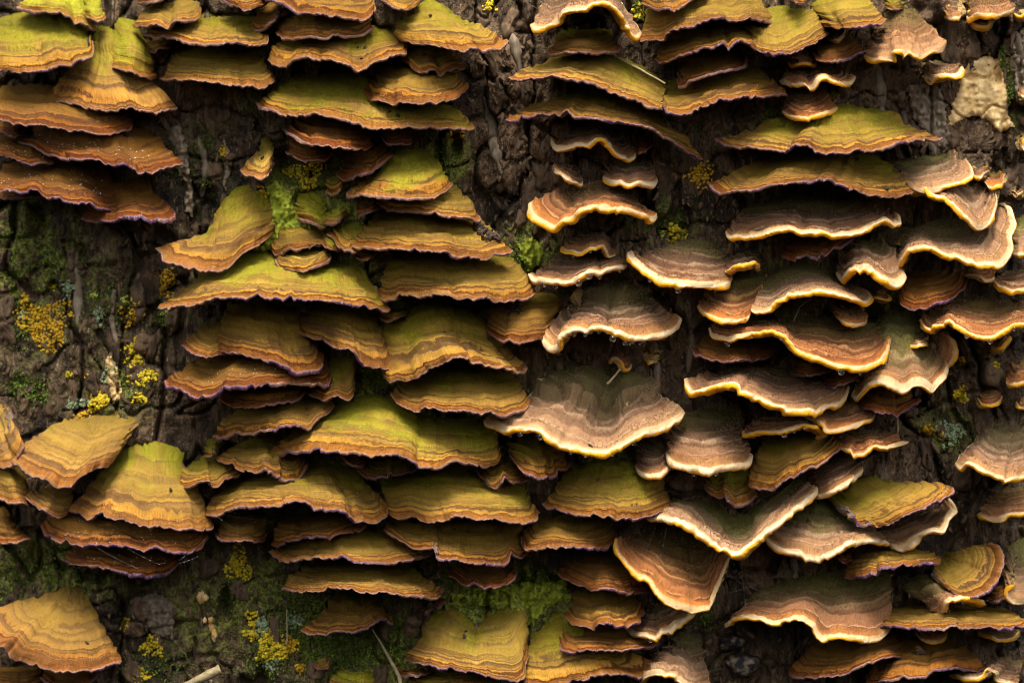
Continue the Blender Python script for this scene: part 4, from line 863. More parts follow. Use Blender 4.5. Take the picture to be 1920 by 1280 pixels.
('A', [(1483,701),(1503,703),(1531,704),(1562,696)], [(1489,665),(1544,665)], 120, 'red brown bracket just under the golden bowl, left of a violet edged one', {'g': 0, 'o': 0.55, 'v': 0.6}),
('A', [(1536,716),(1548,728),(1572,724),(1593,719),(1622,699)], [(1541,685),(1606,678)], 120, 'red brown violet edged bracket under the golden bowl at its right', {'g': 0, 'o': 0.6, 'v': 1}),
('B', [(1597,745),(1606,748),(1620,732),(1634,720),(1654,718),(1675,727),(1696,735),(1716,725),(1733,729),(1747,739),(1758,727),(1772,709),(1773,689),(1761,683)], [(1651,593),(1675,572),(1709,579),(1730,606)], 170, 'flower like green bracket with yellow lip around a mossy centre at right', {'g': 0.7, 'o': 0.5, 'tr': 0.4}),
('B', [(1754,684),(1771,687),(1785,676),(1789,651),(1778,634),(1761,625)], [(1733,648),(1727,627),(1740,613)], 110, 'round tan side lobe on the right of the flower like green bracket', {'g': 0.2, 'o': 0.9, 'pale': 0.4, 'h': 4, 'tl': 0.6, 'tr': 0.6}),
('B', [(1699,646),(1709,650),(1720,646),(1735,644),(1732,634)], [(1706,627),(1727,623)], 110, 'tiny curled leaf like lobe in the mossy centre of the flower like bracket', {'g': 0.5, 'o': 0.6, 'pale': 0.3, 'h': 4}),
('B', [(1284,721),(1287,731),(1297,743),(1314,739),(1338,732),(1366,727),(1383,732),(1400,744),(1421,756),(1445,769),(1476,775),(1510,773),(1544,765),(1572,755),(1589,739),(1593,730)], [(1366,692),(1452,678),(1548,703)], 200, 'boat shaped cream bracket with a thick yellow rim below the golden bowl', {'g': 0.2, 'o': 0.6, 'pale': 0.3, 'h': 7.5}),
('B', [(1503,778),(1531,789),(1548,796),(1558,805),(1586,804),(1613,796),(1637,787),(1642,778)], [(1520,751),(1613,747)], 150, 'thin orange brown bracket under the right end of the boat shaped cream one', {'g': 0, 'o': 0.9, 'h': 4.5}),
('A', [(1606,759),(1634,770),(1661,775),(1692,773),(1725,759)], [(1627,735),(1696,735)], 130, 'nearly black plum bracket under the flower like green one', {'g': 0, 'o': 1, 'v': 1}),
('B', [(1393,809),(1397,815),(1417,811),(1441,808),(1469,806),(1503,806),(1531,810),(1548,818),(1555,807)], [(1421,778),(1524,778)], 160, 'slim flat bracket with yellow rim and hanging drops below the boat shaped one', {'g': 0.1, 'o': 0.8, 'h': 5, 'dr': 5}),
('B', [(1555,837),(1586,842),(1620,848),(1641,840),(1661,842),(1682,836),(1704,831)], [(1579,809),(1661,804)], 140, 'olive brown bracket with thin tawny wavy edge pointing right at lower right', {'g': 0.2, 'o': 0.9, 'h': 4}),
('B', [(1249,854),(1255,866),(1273,875),(1298,879),(1325,883),(1353,879),(1380,875),(1402,872),(1408,859)], [(1270,775),(1325,764),(1383,775)], 190, 'dark mauve bracket with thick white straight rim right of the large cream V', {'g': 0.3, 'o': 0.3, 'h': 7.5, 'pale': 0.2, 'dr': 3}),
('B', [(1189,876),(1194,887),(1212,892),(1232,891),(1253,880),(1262,869)], [(1201,819),(1243,816)], 140, 'small dark bracket with cream rim at the left of the thick white rimmed one', {'g': 0.1, 'o': 0.4, 'h': 6.5, 'dr': 2}),
('A', [(1402,904),(1405,916),(1421,921),(1445,920),(1465,904),(1489,894),(1513,884),(1538,873),(1555,861),(1572,846),(1579,835)], [(1431,819),(1486,799),(1544,799)], 170, 'orange tongue like bracket with purple edge slanting up right beside the white rimmed one', {'g': 0.3, 'o': 0.2, 'v': 0.9}),
('B', [(1525,934),(1544,932),(1562,923),(1586,909),(1603,897),(1617,883)], [(1517,878),(1565,850),(1603,854)], 140, 'brown bracket with white rim slanting up right behind the orange tongue', {'g': 0, 'o': 0.5, 'h': 6}),
('A', [(1318,909),(1328,925),(1346,933),(1358,925),(1365,944),(1383,948),(1401,944),(1420,933)], [(1328,881),(1397,878)], 110, 'lime yellow lobed bracket under the thick white rimmed one', {'g': 0.6, 'o': 0.1, 'lime': 0.4}),
('A', [(1593,967),(1603,980),(1620,982),(1637,982),(1648,987),(1672,982),(1696,971),(1716,961),(1740,951),(1764,937),(1782,927),(1788,916),(1771,909)], [(1548,933),(1572,912),(1617,898)], 170, 'yellow fan with purple edge pointing right above the white rimmed olive pair', {'g': 0.5, 'o': 0.1, 'v': 1, 'tl': 0.6}),
('B', [(1672,1026),(1692,1028),(1713,1019),(1730,1009),(1754,1002),(1770,1001),(1782,978),(1790,959),(1782,945)], [(1641,988),(1692,967),(1744,953)], 120, 'brown bracket with frosted white rim just beneath the purple edged yellow fan', {'g': 0.1, 'o': 0.5, 'pale': 0.2, 'tl': 0.8, 'h': 6}),
('B', [(1208,964),(1215,971),(1232,971),(1243,969),(1260,971),(1280,979),(1294,988),(1311,1001),(1328,1014),(1349,1028),(1366,1036),(1383,1037),(1401,1028),(1421,1011),(1442,996),(1469,976),(1496,949),(1520,927),(1531,913)], [(1270,929),(1328,933),(1380,953),(1428,933),(1490,898)], 205, 'V shaped olive bracket with a broad white rim and pointed right arm', {'folds': [(0.52, 22, 40)], 'g': 0.5, 'o': 0.5, 'pale': 0.7, 'h': 8}),
('B', [(1429,1012),(1445,1023),(1476,1033),(1503,1038),(1527,1047),(1548,1046),(1565,1037),(1582,1026),(1606,1021),(1634,1013),(1654,1011),(1668,1017),(1674,1024)], [(1476,953),(1548,936),(1627,978)], 175, 'olive banded bracket with white wavy rim right of the V shaped one', {'g': 0.5, 'o': 0.4, 'pale': 0.5, 'h': 6.5}),
('B', [(1155,1015),(1157,1037),(1174,1057),(1194,1078),(1215,1095),(1225,1112),(1239,1126),(1256,1135),(1284,1143),(1311,1147),(1332,1145),(1339,1126),(1350,1095),(1361,1064),(1368,1039)], [(1194,995),(1267,978),(1359,1002)], 180, 'hoof shaped hanging orange brown bracket under the V shaped one', {'g': 0.25, 'o': 1, 'h': 5, 'pale': 0.1, 'tl': 0.5, 'tr': 0.5}),
('A', [(1016,943),(1023,952),(1043,959),(1067,964),(1098,967),(1133,970),(1167,972),(1208,971),(1260,953)], [(1078,871),(1146,854),(1222,857)], 185, 'yellow green bracket with orange border touching the left tip of the V shaped one', {'g': 0.65, 'o': 0.1, 'v': 0.8}),
('A', [(974,1008),(985,1033),(1005,1035),(1033,1028),(1060,1029),(1091,1030),(1126,1030),(1146,1026),(1160,1008)], [(1019,957),(1139,964)], 170, 'ochre bracket with purple fringe below the orange bordered yellow green one', {'g': 0.25, 'o': 0.25, 'v': 0.8}),
('A', [(1048,1081),(1067,1093),(1088,1102),(1119,1107),(1146,1107),(1174,1112),(1201,1114),(1218,1108)], [(1078,1033),(1160,1026)], 150, 'brown bracket left of the hoof shaped hanging one', {'g': 0.1, 'o': 0.4, 'v': 0.5}),
('A', [(1059,1160),(1074,1174),(1095,1177),(1122,1172),(1138,1169),(1160,1174),(1181,1172),(1201,1166),(1209,1146)], [(1081,1105),(1181,1101)], 170, 'zoned ochre bracket, upper of two shelves below left of the hoof shaped one', {'g': 0.2, 'o': 0.25, 'v': 0.7}),
('A', [(1049,1198),(1057,1221),(1078,1222),(1105,1218),(1133,1217),(1160,1218),(1188,1216),(1215,1217),(1229,1209),(1233,1201)], [(1071,1163),(1201,1170)], 170, 'brown purple edged bracket, lower of two shelves below left of the hoof shaped one', {'g': 0, 'o': 0.4, 'v': 0.9}),
('B', [(1173,1180),(1184,1191),(1201,1193),(1225,1190),(1249,1181),(1273,1171),(1294,1159),(1304,1149)], [(1201,1143),(1277,1125)], 140, 'brown bracket with white rim rising right under the hoof shaped one', {'g': 0, 'o': 0.7, 'dr': 3}),
('A', [(981,1283),(1026,1288),(1078,1279),(1112,1270),(1139,1267),(1163,1269),(1194,1276),(1218,1267),(1222,1242)], [(995,1170),(1053,1132),(1084,1170)], 150, 'wide yellow bracket with a broad green foot at the bottom edge', {'g': 0.6, 'o': 0.05, 'v': 0.9, 'fl': 1.2, 'tl': 0.7}),
('B', [(1196,1283),(1208,1272),(1229,1264),(1249,1264),(1263,1268),(1277,1277),(1298,1288),(1335,1288)], [(1270,1177),(1311,1184)], 180, 'mauve fuzzy cone shaped bracket at the bottom edge with an arched golden lip', {'g': 0.25, 'o': 0.5, 'pale': 0.4}),
('A', [(761,1240),(780,1246),(807,1250),(838,1257),(873,1260),(907,1264),(941,1274),(972,1279),(982,1270),(984,1249),(991,1222)], [(831,1122),(873,1125),(893,1160),(921,1132),(976,1115)], 165, 'large golden double bracket with two green stems near the bottom edge', {'pale': 0.15, 'g': 0.5, 'o': 0.05, 'v': 0.9}),
('A', [(749,1266),(759,1272),(790,1265),(811,1262)], [(759,1249),(797,1246)], 90, 'thin brown shelf under the left corner of the golden double bracket', {'g': 0.3, 'o': 0.4}),
('A', [(756,1287),(838,1291),(941,1294)], [(787,1253),(924,1256)], 120, 'dim yellow bracket cut by the bottom edge below the golden double one', {'g': 0.5, 'o': 0.2}),
('A', [(292,470),(303,481),(308,494),(327,498),(351,506),(375,511),(399,512),(416,510),(433,499),(454,478),(481,464),(512,443)], [(423,424),(437,355),(481,348),(516,379)], 130, 'tan yellow tongue with lilac toothed edge stretching left over dark bark', {'pale': 0.15, 'g': 0.5, 'o': 0.1, 'v': 0.5, 'tl': 0.7, 'tr': 0.3, 'lime': 0.2}),
('A', [(294,579),(316,578),(344,574),(378,569),(413,564),(447,562),(481,560),(508,562),(536,559),(563,561),(591,562),(618,565),(646,567),(663,574),(687,574),(708,579),(730,581),(728,568)], [(446,469),(494,462),(546,476),(666,483)], 205, 'very wide lime to ochre bracket with bright mossy heart, left of centre', {'g': 0.7, 'o': 0.05, 'v': 0.9, 'lime': 0.4}),
('A', [(503,465),(512,475),(546,470),(580,465),(611,457),(613,448)], [(529,428),(598,428)], 100, 'upper brown banded tier of the little two tiered yellow bracket', {'g': 0.3, 'o': 0.15}),
('A', [(513,486),(522,500),(546,505),(570,504),(598,500),(615,490),(622,481)], [(522,458),(608,455)], 140, 'lower smooth tier of the little two tiered yellow bracket', {'g': 0.3, 'o': 0.0}),
('A', [(654,464),(663,468),(687,466),(708,469),(735,465),(763,468),(790,468),(814,475),(838,478),(866,485),(890,487),(910,489),(934,483),(958,477)], [(708,400),(797,390),(893,403)], 205, 'broad ochre bracket with dark debris on its right tip', {'g': 0.2, 'o': 0.15, 'v': 0.5}),
('A', [(663,481),(680,487),(701,483),(713,472)], [(666,462),(704,458)], 100, 'small shaded bracket under the left end of the broad ochre debris topped one', {'g': 0.2, 'o': 0.4}),
('A', [(704,558),(714,562),(732,561),(745,553),(763,552),(783,555),(811,555),(838,557),(866,562),(893,564),(921,561),(941,562),(969,562),(993,559),(1007,548)], [(728,476),(804,462),(955,476)], 200, 'broad striped bracket with rust margin overlapping the very wide lime one', {'g': 0.3, 'o': 0.15, 'v': 0.5}),
('A', [(558,623),(570,633),(598,638),(618,646),(642,655),(666,664),(672,669),(673,676),(687,684),(708,689),(732,691),(738,675)], [(570,579),(653,562),(701,586)], 170, 'ochre bracket with stepped purple edge slanting down right in the centre left', {'g': 0.35, 'o': 0.15, 'v': 0.8}),
('A', [(395,655),(408,660),(432,666),(460,671),(488,677),(515,681),(539,691),(551,700),(573,700),(598,697),(606,678),(604,668)], [(426,565),(481,555),(556,562)], 190, 'orange ribbed bracket with wet deep purple edge beneath the very wide lime one', {'g': 0.15, 'o': 0.25, 'v': 1, 'h': 4}),
('A', [(340,649),(347,657),(360,665),(384,672),(405,669),(439,665)], [(391,603),(432,593)], 140, 'left side flap of the orange ribbed bracket pointing left', {'g': 0, 'o': 0.3, 'v': 0.9}),
('A', [(309,718),(316,729),(337,734),(358,744),(375,749),(392,744),(409,731),(416,724),(437,724),(457,729),(481,724),(529,720),(577,722),(615,723),(624,706)], [(381,661),(494,641),(604,648)], 195, 'twisted brown bracket with purple edge under the orange ribbed one', {'g': 0, 'o': 0.4, 'v': 1, 'h': 3.8, 'dew': 30}),
('A', [(415,754),(429,762),(460,763),(494,764),(529,758),(556,751),(570,740)], [(432,709),(556,709)], 150, 'shadowed brown bracket below the twisted purple edged one', {'g': 0.1, 'o': 0.45}),
('A', [(573,739),(587,744),(608,754),(628,746),(646,751),(661,746),(673,703)], [(598,678),(625,658),(666,651)], 120, 'olive upright bracket with notched hem right of the twisted one', {'g': 0.75, 'o': 0.2}),
('A', [(398,818),(408,821),(432,811),(460,811),(488,808),(522,801),(549,796),(573,798),(598,782),(615,770),(630,758)], [(446,764),(529,740),(615,740)], 160, 'yellow orange bracket with purple edge rising right under the shadowed brown one', {'g': 0.4, 'o': 0.2, 'v': 0.7}),
('A', [(501,849),(512,856),(529,854),(549,846),(580,846),(608,848),(639,849),(666,851),(694,855),(714,854),(742,858),(763,861),(780,872),(797,877),(824,877),(842,869),(866,870),(893,875),(921,874),(940,866),(942,854)], [(604,771),(680,733),(721,733),(821,775),(928,778)], 215, 'large bright yellow green double shelf in the lower centre with ribbed rust margin', {'g': 0.7, 'o': 0.05, 'v': 0.7, 'lime': 0.3}),
('A', [(710,701),(716,712),(732,719),(756,715),(776,712),(790,700),(800,690),(818,685),(838,676),(859,673),(883,676),(907,683),(934,689),(962,696),(989,695),(995,689)], [(728,599),(804,565),(879,586)], 195, 'arched green and ochre bracket in the centre like a bridge', {'g': 0.55, 'o': 0.1, 'v': 0.4}),
('A', [(713,598),(725,604),(745,598),(766,589)], [(721,579),(756,572)], 80, 'tiny dim olive bracket above the left end of the arched bridge like one', {'g': 0.9, 'o': 0.2}),
('A', [(911,620),(923,631),(940,641),(957,642),(974,645),(992,641),(1016,639),(1029,620)], [(926,558),(995,538),(1064,551)], 140, 'rusty bracket with dark debris on top left of the droplet hung cream one', {'g': 0.25, 'o': 0.35, 'v': 0.4}),
('A', [(730,739),(745,758),(766,772),(780,774),(804,769),(831,775),(859,772),(883,775),(900,779),(921,777),(941,782),(965,774),(989,765),(996,754)], [(756,699),(855,675),(958,692)], 190, 'ochre striped bracket with frayed lilac hem directly below the arched bridge like one', {'g': 0.5, 'o': 0.2, 'v': 0.5}),
('A', [(407,866),(422,873),(439,873),(441,879),(460,885),(481,887),(501,881),(517,893),(530,888),(536,898),(560,900),(570,885),(576,871)], [(432,837),(481,816),(556,826)], 150, 'notched ochre bracket left of the bright double shelf with torn edge', {'g': 0.4, 'o': 0.15, 'v': 0.5}),
('A', [(325,909),(344,914),(371,908),(392,901),(409,909),(423,901),(447,892),(457,886)], [(364,864),(406,843)], 130, 'small yellow green bracket with scalloped edge at the left tip of the notched one', {'g': 0.5, 'o': 0.1}),
('A', [(380,855),(392,857),(409,851)], [(385,826),(419,819)], 90, 'olive sliver behind the notched ochre bracket on its upper left', {'g': 0.8, 'o': 0.2}),
('A', [(382,969),(402,969),(422,961),(440,951),(460,950),(481,951),(505,950),(529,948),(549,944),(573,947),(589,952),(615,956),(649,959),(659,968),(680,975),(704,981),(725,973),(723,953)], [(429,902),(512,881),(604,861),(666,874)], 210, 'wide golden arched shelf below the notched bracket with ragged dark edge', {'g': 0.45, 'o': 0.1, 'v': 0.7}),
('A', [(726,960),(732,971),(745,975),(766,970),(790,976),(811,980),(835,976),(859,971),(890,975),(921,978),(952,978),(980,982),(1003,980),(1009,964)], [(711,898),(804,868),(972,885)], 210, 'wide striped shelf with lilac lip right of the golden arched shelf', {'g': 0.55, 'o': 0.1, 'v': 0.6}),
('A', [(640,854),(653,870),(673,876),(687,868),(697,855)], [(649,837),(690,837)], 140, 'small brown bracket peeping under the left half of the bright double shelf', {'g': 0.1, 'o': 0.4}),
('A', [(670,881),(680,892),(701,898),(718,887),(735,882),(752,888),(773,887),(788,880)], [(683,857),(769,854)], 130, 'wavy olive bracket under the middle of the bright double shelf', {'g': 0.6, 'o': 0.2}),
('A', [(893,881),(903,897),(914,906),(924,911),(938,906),(946,896),(955,904),(976,903),(989,902)], [(907,861),(955,857)], 130, 'small curly orange bracket at the right end of the bright double shelf', {'g': 0.2, 'o': 0.2}),
('A', [(954,855),(968,872),(985,889),(1002,892),(1023,895),(1041,895),(1044,884),(1060,885),(1067,874)], [(950,823),(1002,809),(1050,819)], 150, 'olive bracket with crumbling purple edge below the large cream V', {'g': 0.6, 'o': 0.25, 'v': 0.7}),
('A', [(401,1002),(415,1013),(439,1019),(460,1019),(481,1018),(500,1014),(503,1008)], [(422,967),(494,960)], 140, 'dark olive bracket under the left end of the golden arched shelf', {'g': 0.4, 'o': 0.35}),
('A', [(502,1019),(518,1020),(539,1013),(567,1009),(598,1009),(622,1006),(653,997),(680,989),(690,983)], [(532,967),(653,950)], 160, 'brown bracket with pink fringe under the golden arched shelf', {'g': 0, 'o': 0.35, 'v': 0.5}),
('A', [(505,1039),(515,1049),(529,1055),(549,1056),(573,1049),(598,1047),(622,1049),(642,1042),(656,1049),(680,1057),(708,1057),(735,1059),(752,1053),(780,1049),(804,1044),(819,1036)], [(556,1008),(673,991),(732,998)], 185, 'wavy green and ochre bracket with lilac edge tapering to the right', {'g': 0.5, 'o': 0.2, 'v': 0.7}),
('A', [(721,996),(742,1013),(769,1028),(783,1033),(804,1028),(821,1031),(824,1047),(838,1050),(866,1052),(893,1057),(921,1061),(934,1062),(952,1057),(959,1041),(969,1047),(980,1049),(991,1043)], [(735,974),(838,960),(972,967)], 190, 'olive bracket with a dropped lilac apron under the wide striped shelf', {'g': 0.4, 'o': 0.25, 'v': 0.7}),
('A', [(525,1101),(543,1105),(580,1107),(611,1105),(642,1109),(670,1112),(697,1116),(725,1113),(752,1117),(787,1117),(821,1118),(834,1105)], [(573,1057),(666,1043),(756,1050)], 205, 'straight lens shaped ochre shelf near the bottom of the central colony', {'g': 0.35, 'o': 0.2, 'v': 0.3}),
('A', [(843,1081),(859,1092),(873,1100),(893,1099),(921,1104),(941,1103),(958,1093),(967,1077)], [(866,1050),(948,1046)], 150, 'small dull brown bracket under the dropped lilac apron', {'g': 0, 'o': 0.45}),
('A', [(564,1184),(577,1191),(604,1191),(625,1184),(646,1187),(673,1184),(694,1174),(704,1166),(721,1160),(740,1167),(741,1160)], [(640,1113),(663,1106),(683,1113)], 140, 'lone tent shaped brown bracket below the lens shaped shelf over moss', {'g': 0.35, 'o': 0.3}),
('A', [(788,1149),(800,1157),(807,1147),(809,1132)], [(793,1125),(807,1122)], 70, 'tiny yellow brown nub under the right end of the lens shaped shelf', {'g': 0.1, 'o': 0.3}),
('A', [(807,1130),(821,1136),(835,1125)], [(811,1115),(831,1112)], 70, 'tiny brown flap just under the right tip of the lens shaped shelf', {'g': 0.1, 'o': 0.4}),
('A', [(590,1251),(604,1255),(616,1250),(620,1239)], [(598,1234),(615,1232)], 40, 'tiny yellow leaf like bracket alone in moss near the bottom', {'g': 0.2, 'o': 0, 'lime': 0.6}),
('A', [(620,1283),(653,1291),(708,1288)], [(639,1249),(697,1253)], 60, 'moss covered green bracket cut by the bottom edge', {'g': 1, 'o': 0.1, 'lime': 0.6}),
('A', [(12,854),(21,866),(34,879),(58,892),(86,904),(110,915),(134,916),(148,906),(162,892),(182,880),(203,875),(222,850)], [(148,778),(213,764),(272,778)], 165, 'pale tan cracked fan spreading left in the lower left cluster', {'pale': 0.45, 'g': 0.2, 'o': 0.14, 'v': 0.6, 'fl': 1.0}),
('A', [(-14,933),(7,939),(21,944),(38,946),(55,954),(64,943)], [(-21,840),(21,847)], 110, 'ochre bracket at the left edge behind the pale tan cracked fan', {'g': 0.2, 'o': 0.15, 'tl': 0.8}),
('A', [(-14,881),(21,876),(34,862),(45,837),(21,785)], [(-21,744),(7,751)], 90, 'blurred pale yellow tongue at the left edge above the lower left cluster', {'pale': 0.6, 'g': 0.2, 'o': 0, 'tl': 0.8, 'tr': 0.3}),
('A', [(129,959),(144,964),(168,975),(179,970),(193,964),(206,972),(227,973),(248,980),(272,989),(296,987),(320,990),(344,994),(364,992),(385,998),(399,994),(400,983)], [(230,840),(282,826),(330,840)], 180, 'bell shaped golden bracket with lime crown in the lower left cluster', {'pale': 0.25, 'tier': 0.16, 'th': 12, 'g': 0.4, 'o': 0.05, 'v': 0.6, 'fl': 1.1, 'lime': 0.6}),
('A', [(41,929),(55,942),(79,958),(113,973),(130,965)], [(89,909),(138,912)], 140, 'small orange flap between the pale tan fan and the golden bell', {'pale': 0.3, 'g': 0.05, 'o': 0.2, 'v': 0.5}),
('A', [(76,988),(86,1006),(110,1016),(138,1020),(172,1021),(206,1023),(241,1025),(275,1033),(292,1029),(309,1037),(337,1038),(358,1037),(378,1028),(390,1010)], [(110,957),(241,947),(358,967)], 180, 'long brown shelf with wet purple edge under the golden bell', {'g': 0, 'o': 0.4, 'v': 0.9, 'dew': 40}),
('A', [(114,1048),(131,1059),(155,1064),(186,1066),(213,1074),(241,1077),(265,1081),(292,1078),(316,1074),(335,1060)], [(148,1015),(316,1012)], 150, 'dusky purple edged bracket strung with cobweb, lowest under the golden bell', {'g': 0, 'o': 0.6, 'v': 1, 'h': 4, 'dew': 25}),
('A', [(-55,1149),(-41,1191),(-14,1214),(7,1214),(15,1226),(26,1241),(48,1243),(72,1253),(103,1260),(131,1262),(155,1257),(182,1257),(206,1248),(230,1241),(229,1232)], [(113,1101),(134,1093),(156,1101)], 165, 'blurred orange fan shaped bracket in the bottom left corner', {'pale': 0.35, 'g': 0.05, 'o': 0.2, 'v': 0.7, 'fl': 1.4}),
('A', [(-14,1287),(34,1291),(83,1284)], [(0,1249),(76,1249)], 100, 'dull brown bracket cut by the bottom edge in the left corner', {'g': 0.05, 'o': 0.4, 'tl': 0.8}),
('A', [(76,1270),(103,1288),(155,1288),(184,1266)], [(89,1246),(179,1246)], 120, 'dark brown bracket under the orange fan at the bottom edge', {'g': 0, 'o': 0.55}),
('A', [(-14,1017),(21,1019),(41,1018),(55,1014)], [(-14,953),(10,950)], 110, 'rust brown bracket at the left edge below the pale tan cracked fan', {'g': 0, 'o': 0.4, 'tl': 0.8}),
('B', [(992,380),(997,399),(1012,411),(1033,418),(1053,413),(1078,405),(1102,398),(1126,393),(1146,394),(1167,398),(1194,401),(1218,410),(1229,413),(1235,407)], [(1091,344),(1129,332),(1163,344)], 170, 'hat shaped bracket with golden orange rim alone on bark in the centre column', {'g': 0.1, 'o': 0.85, 'h': 7}),
('B', [(1034,275),(1038,284),(1057,283),(1078,274),(1105,267),(1129,265),(1143,276),(1157,293),(1177,303),(1189,300),(1192,287)], [(1064,241),(1160,237)], 140, 'dark brown bracket with cream rim bent down at right, above two small ones', {'g': 0, 'o': 0.6, 'h': 5}),
('A', [(1193,292),(1208,289),(1215,275)], [(1188,254),(1208,246)], 90, 'small red brown scrap at the right of the bent down cream rimmed bracket', {'g': 0, 'o': 0.6}),
('B', [(1130,332),(1139,338),(1167,341),(1188,344),(1208,344),(1229,346),(1236,340)], [(1146,299),(1212,303)], 130, 'small straight bracket with white rim right above the hat shaped one', {'g': 0, 'o': 0.6, 'h': 6}),
('B', [(1036,311),(1043,322),(1060,334),(1078,344),(1090,350),(1092,340)], [(1057,304),(1081,313)], 100, 'small slanted bracket with white edge left above the hat shaped one', {'g': 0, 'o': 0.6, 'h': 5}),
('B', [(1055,457),(1060,463),(1078,465),(1102,464),(1119,460),(1133,464),(1139,475),(1143,485),(1153,483)], [(1084,445),(1133,438),(1151,455)], 120, 'thin curled bracket like a hook under the hat shaped one', {'g': 0, 'o': 0.6, 'h': 5, 'dr': 2}),
('B', [(993,520),(1002,527),(1023,527),(1047,529),(1071,527),(1088,519),(1105,511),(1129,507),(1153,502),(1177,498)], [(1050,477),(1095,467),(1160,476)], 150, 'dark velvety bracket with bright white left rim tapering right under the hook', {'g': 0, 'o': 0.5, 'h': 6.5, 'dr': 5}),
('B', [(1015,620),(1016,638),(1033,654),(1043,650),(1045,634),(1060,625),(1084,621),(1112,620),(1136,620),(1160,629),(1181,637),(1208,638),(1232,632),(1253,626),(1270,616),(1276,603)], [(1095,548),(1153,527),(1205,544)], 180, 'velvety mauve bracket hung with many water drops, with white and yellow rim, in the centre', {'tier': 0.3, 'th': 14, 'folds': [(0.52, 16, 26)], 'g': 0.2, 'o': 0.45, 'h': 7, 'dr': 14}),
('B', [(907,792),(911,799),(926,803),(947,810),(971,807),(1002,804),(1019,813),(1036,827),(1060,837),(1091,848),(1119,854),(1139,853),(1160,844),(1181,829),(1208,815),(1236,805),(1256,796),(1275,786),(1285,775)], [(1071,703),(1119,685),(1163,689),(1201,720)], 200, 'large cream V shaped bracket with olive fuzzy back and golden dripping rim in the centre', {'g': 0.3, 'o': 0.5, 'pale': 0.7, 'h': 8, 'tier': 0.45, 'th': 22, 'folds': [(0.56, 26, 38), (0.2, 8, 30)]}),
('B', [(1145,684),(1153,677),(1163,686),(1167,696),(1177,697),(1180,687)], [(1150,651),(1170,653)], 80, 'little beige curled bracket on bark between the droplet hung one and the large V', {'g': 0.2, 'o': 0.8, 'h': 4}),
('B', [(1210,665),(1222,674),(1232,663)], [(1215,649),(1229,649)], 50, 'very small brown nub on bark right of the little beige curl', {'g': 0, 'o': 0.9, 'h': 4}),
]
BUILT = {}
for row in BRACKETS:
    BUILT[row[4]] = bracket(*row)

# ------------------------------------------------------------------ things on and between the brackets
def find(label_part):
    return next(b for l, b in BUILT.items() if label_part in l)

drop_me = None
ORD = ['first', 'second', 'third', 'fourth', 'fifth', 'sixth', 'seventh', 'eighth', 'ninth', 'tenth', 'eleventh', 'twelfth', 'thirteenth', 'fourteenth', 'fifteenth']
def drops(part, n, short, seed):
    """water drops hanging from a cream rim"""
    global drop_me
    b = find(part); rg = np.random.default_rng(seed); Mg = b['Mg']
    cols = np.sort(rg.uniform(.06, .94, n)); cols = .5 * cols + .5 * (np.arange(n) + .5) / n
    for k, u in enumerate(cols):
        c = int(u * b['nt']); r = rg.choice([2.6, 3.2, 3.8, 4.6, 6.0], p=[.25, .3, .2, .15, .1])
        p = Mg[int(rg.integers(4, 7)), c] + np.array([0, -.35, -.55]) * r * U
        if drop_me is None:
            o = new_mesh('water_drop', ICO3_V * np.array([1, 1, 1.08]), ICO3_F, M_WATER); drop_me = o.data
        else:
            o = bpy.data.objects.new('water_drop', drop_me); COL.objects.link(o)
        o.location = p; o.scale = (r * U,) * 3
        tag(o, ORD[k] + ' water drop from the left under the ' + short, 'water drop', 'water drops under the ' + short)
for k_, (p_, n_, s_) in enumerate([('hung with many water drops', 15, 'velvety mauve bracket in the centre'), ('large cream V shaped', 11, 'large cream V shaped bracket'),
        ('dark velvety bracket with bright white left rim', 6, 'dark bracket with bright white left rim'), ('thin curled bracket like a hook', 3, 'hook shaped curled bracket'),
        ('banded mauve bracket', 3, 'banded mauve bracket'), ('small curled cream lip', 3, 'small curled cream lip'), ('long tawny bracket whose', 6, 'long tawny bracket with a bowl'),
        ('slim flat bracket', 5, 'slim flat yellow rimmed bracket'), ('wide tawny bracket', 4, 'wide tawny bracket at right'), ('dark mauve bracket with thick white', 4, 'straight white rimmed bracket'),
        ('brown bracket with white rim rising right under', 3, 'white rimmed bracket under the hoof'), ('curled into a hook below', 2, 'bracket with hooked cream edge')]):
    drops(p_, n_, s_, 300 + k_)

def crumb_cluster(part, spots, label, seed, n=1, size=4.0, spread_=0.0, name='debris'):
    b = find(part); rg = np.random.default_rng(seed); bag = Bag(); first = None
    for (tt, s_) in spots:
        for _ in range(n):
            a = np.clip(tt + rg.normal(0, spread_ or 1e-6), 0.01, .98); c = np.clip(s_ + rg.normal(0, (spread_ or 1e-6) * 1.6), .05, .97)
            i = int(a * (b['nt'] - 1)); j = int(c * (b['ns'] - 1)); p = b['P'][j, i] + b['N'][j, i] * rg.uniform(.2, .9) * size * U * (1.6 if n > 3 else .5)
            sc = size * rg.uniform(.5, 1.2, 3) * np.array([1.6, 1, .7]) * U; q, _r = np.linalg.qr(rg.normal(size=(3, 3)))
            V = (ICO2_V * (1 + .3 * noise(ICO2_V[:, 0] * 3 + seed, ICO2_V[:, 1] * 3 + ICO2_V[:, 2] * 2, int(rg.integers(999))))[:, None] * sc) @ q.T + p
            bag.add(V, ICO2_F, rg.uniform(0, 1)); first = p if first is None else first
    o = bag.build(name, M_CRUMB); o.data.transform(mathutils.Matrix.Translation((-first).tolist())); o.location = first
    tag(o, label, 'debris', 'dark crumbs lying on the brackets')
crumb_cluster('dark debris on its right tip', [(.93, .55), (.95, .7), (.91, .45)], 'clump of dark bark crumbs on the right tip of the broad ochre bracket', 1, 22, 4.5, .022)
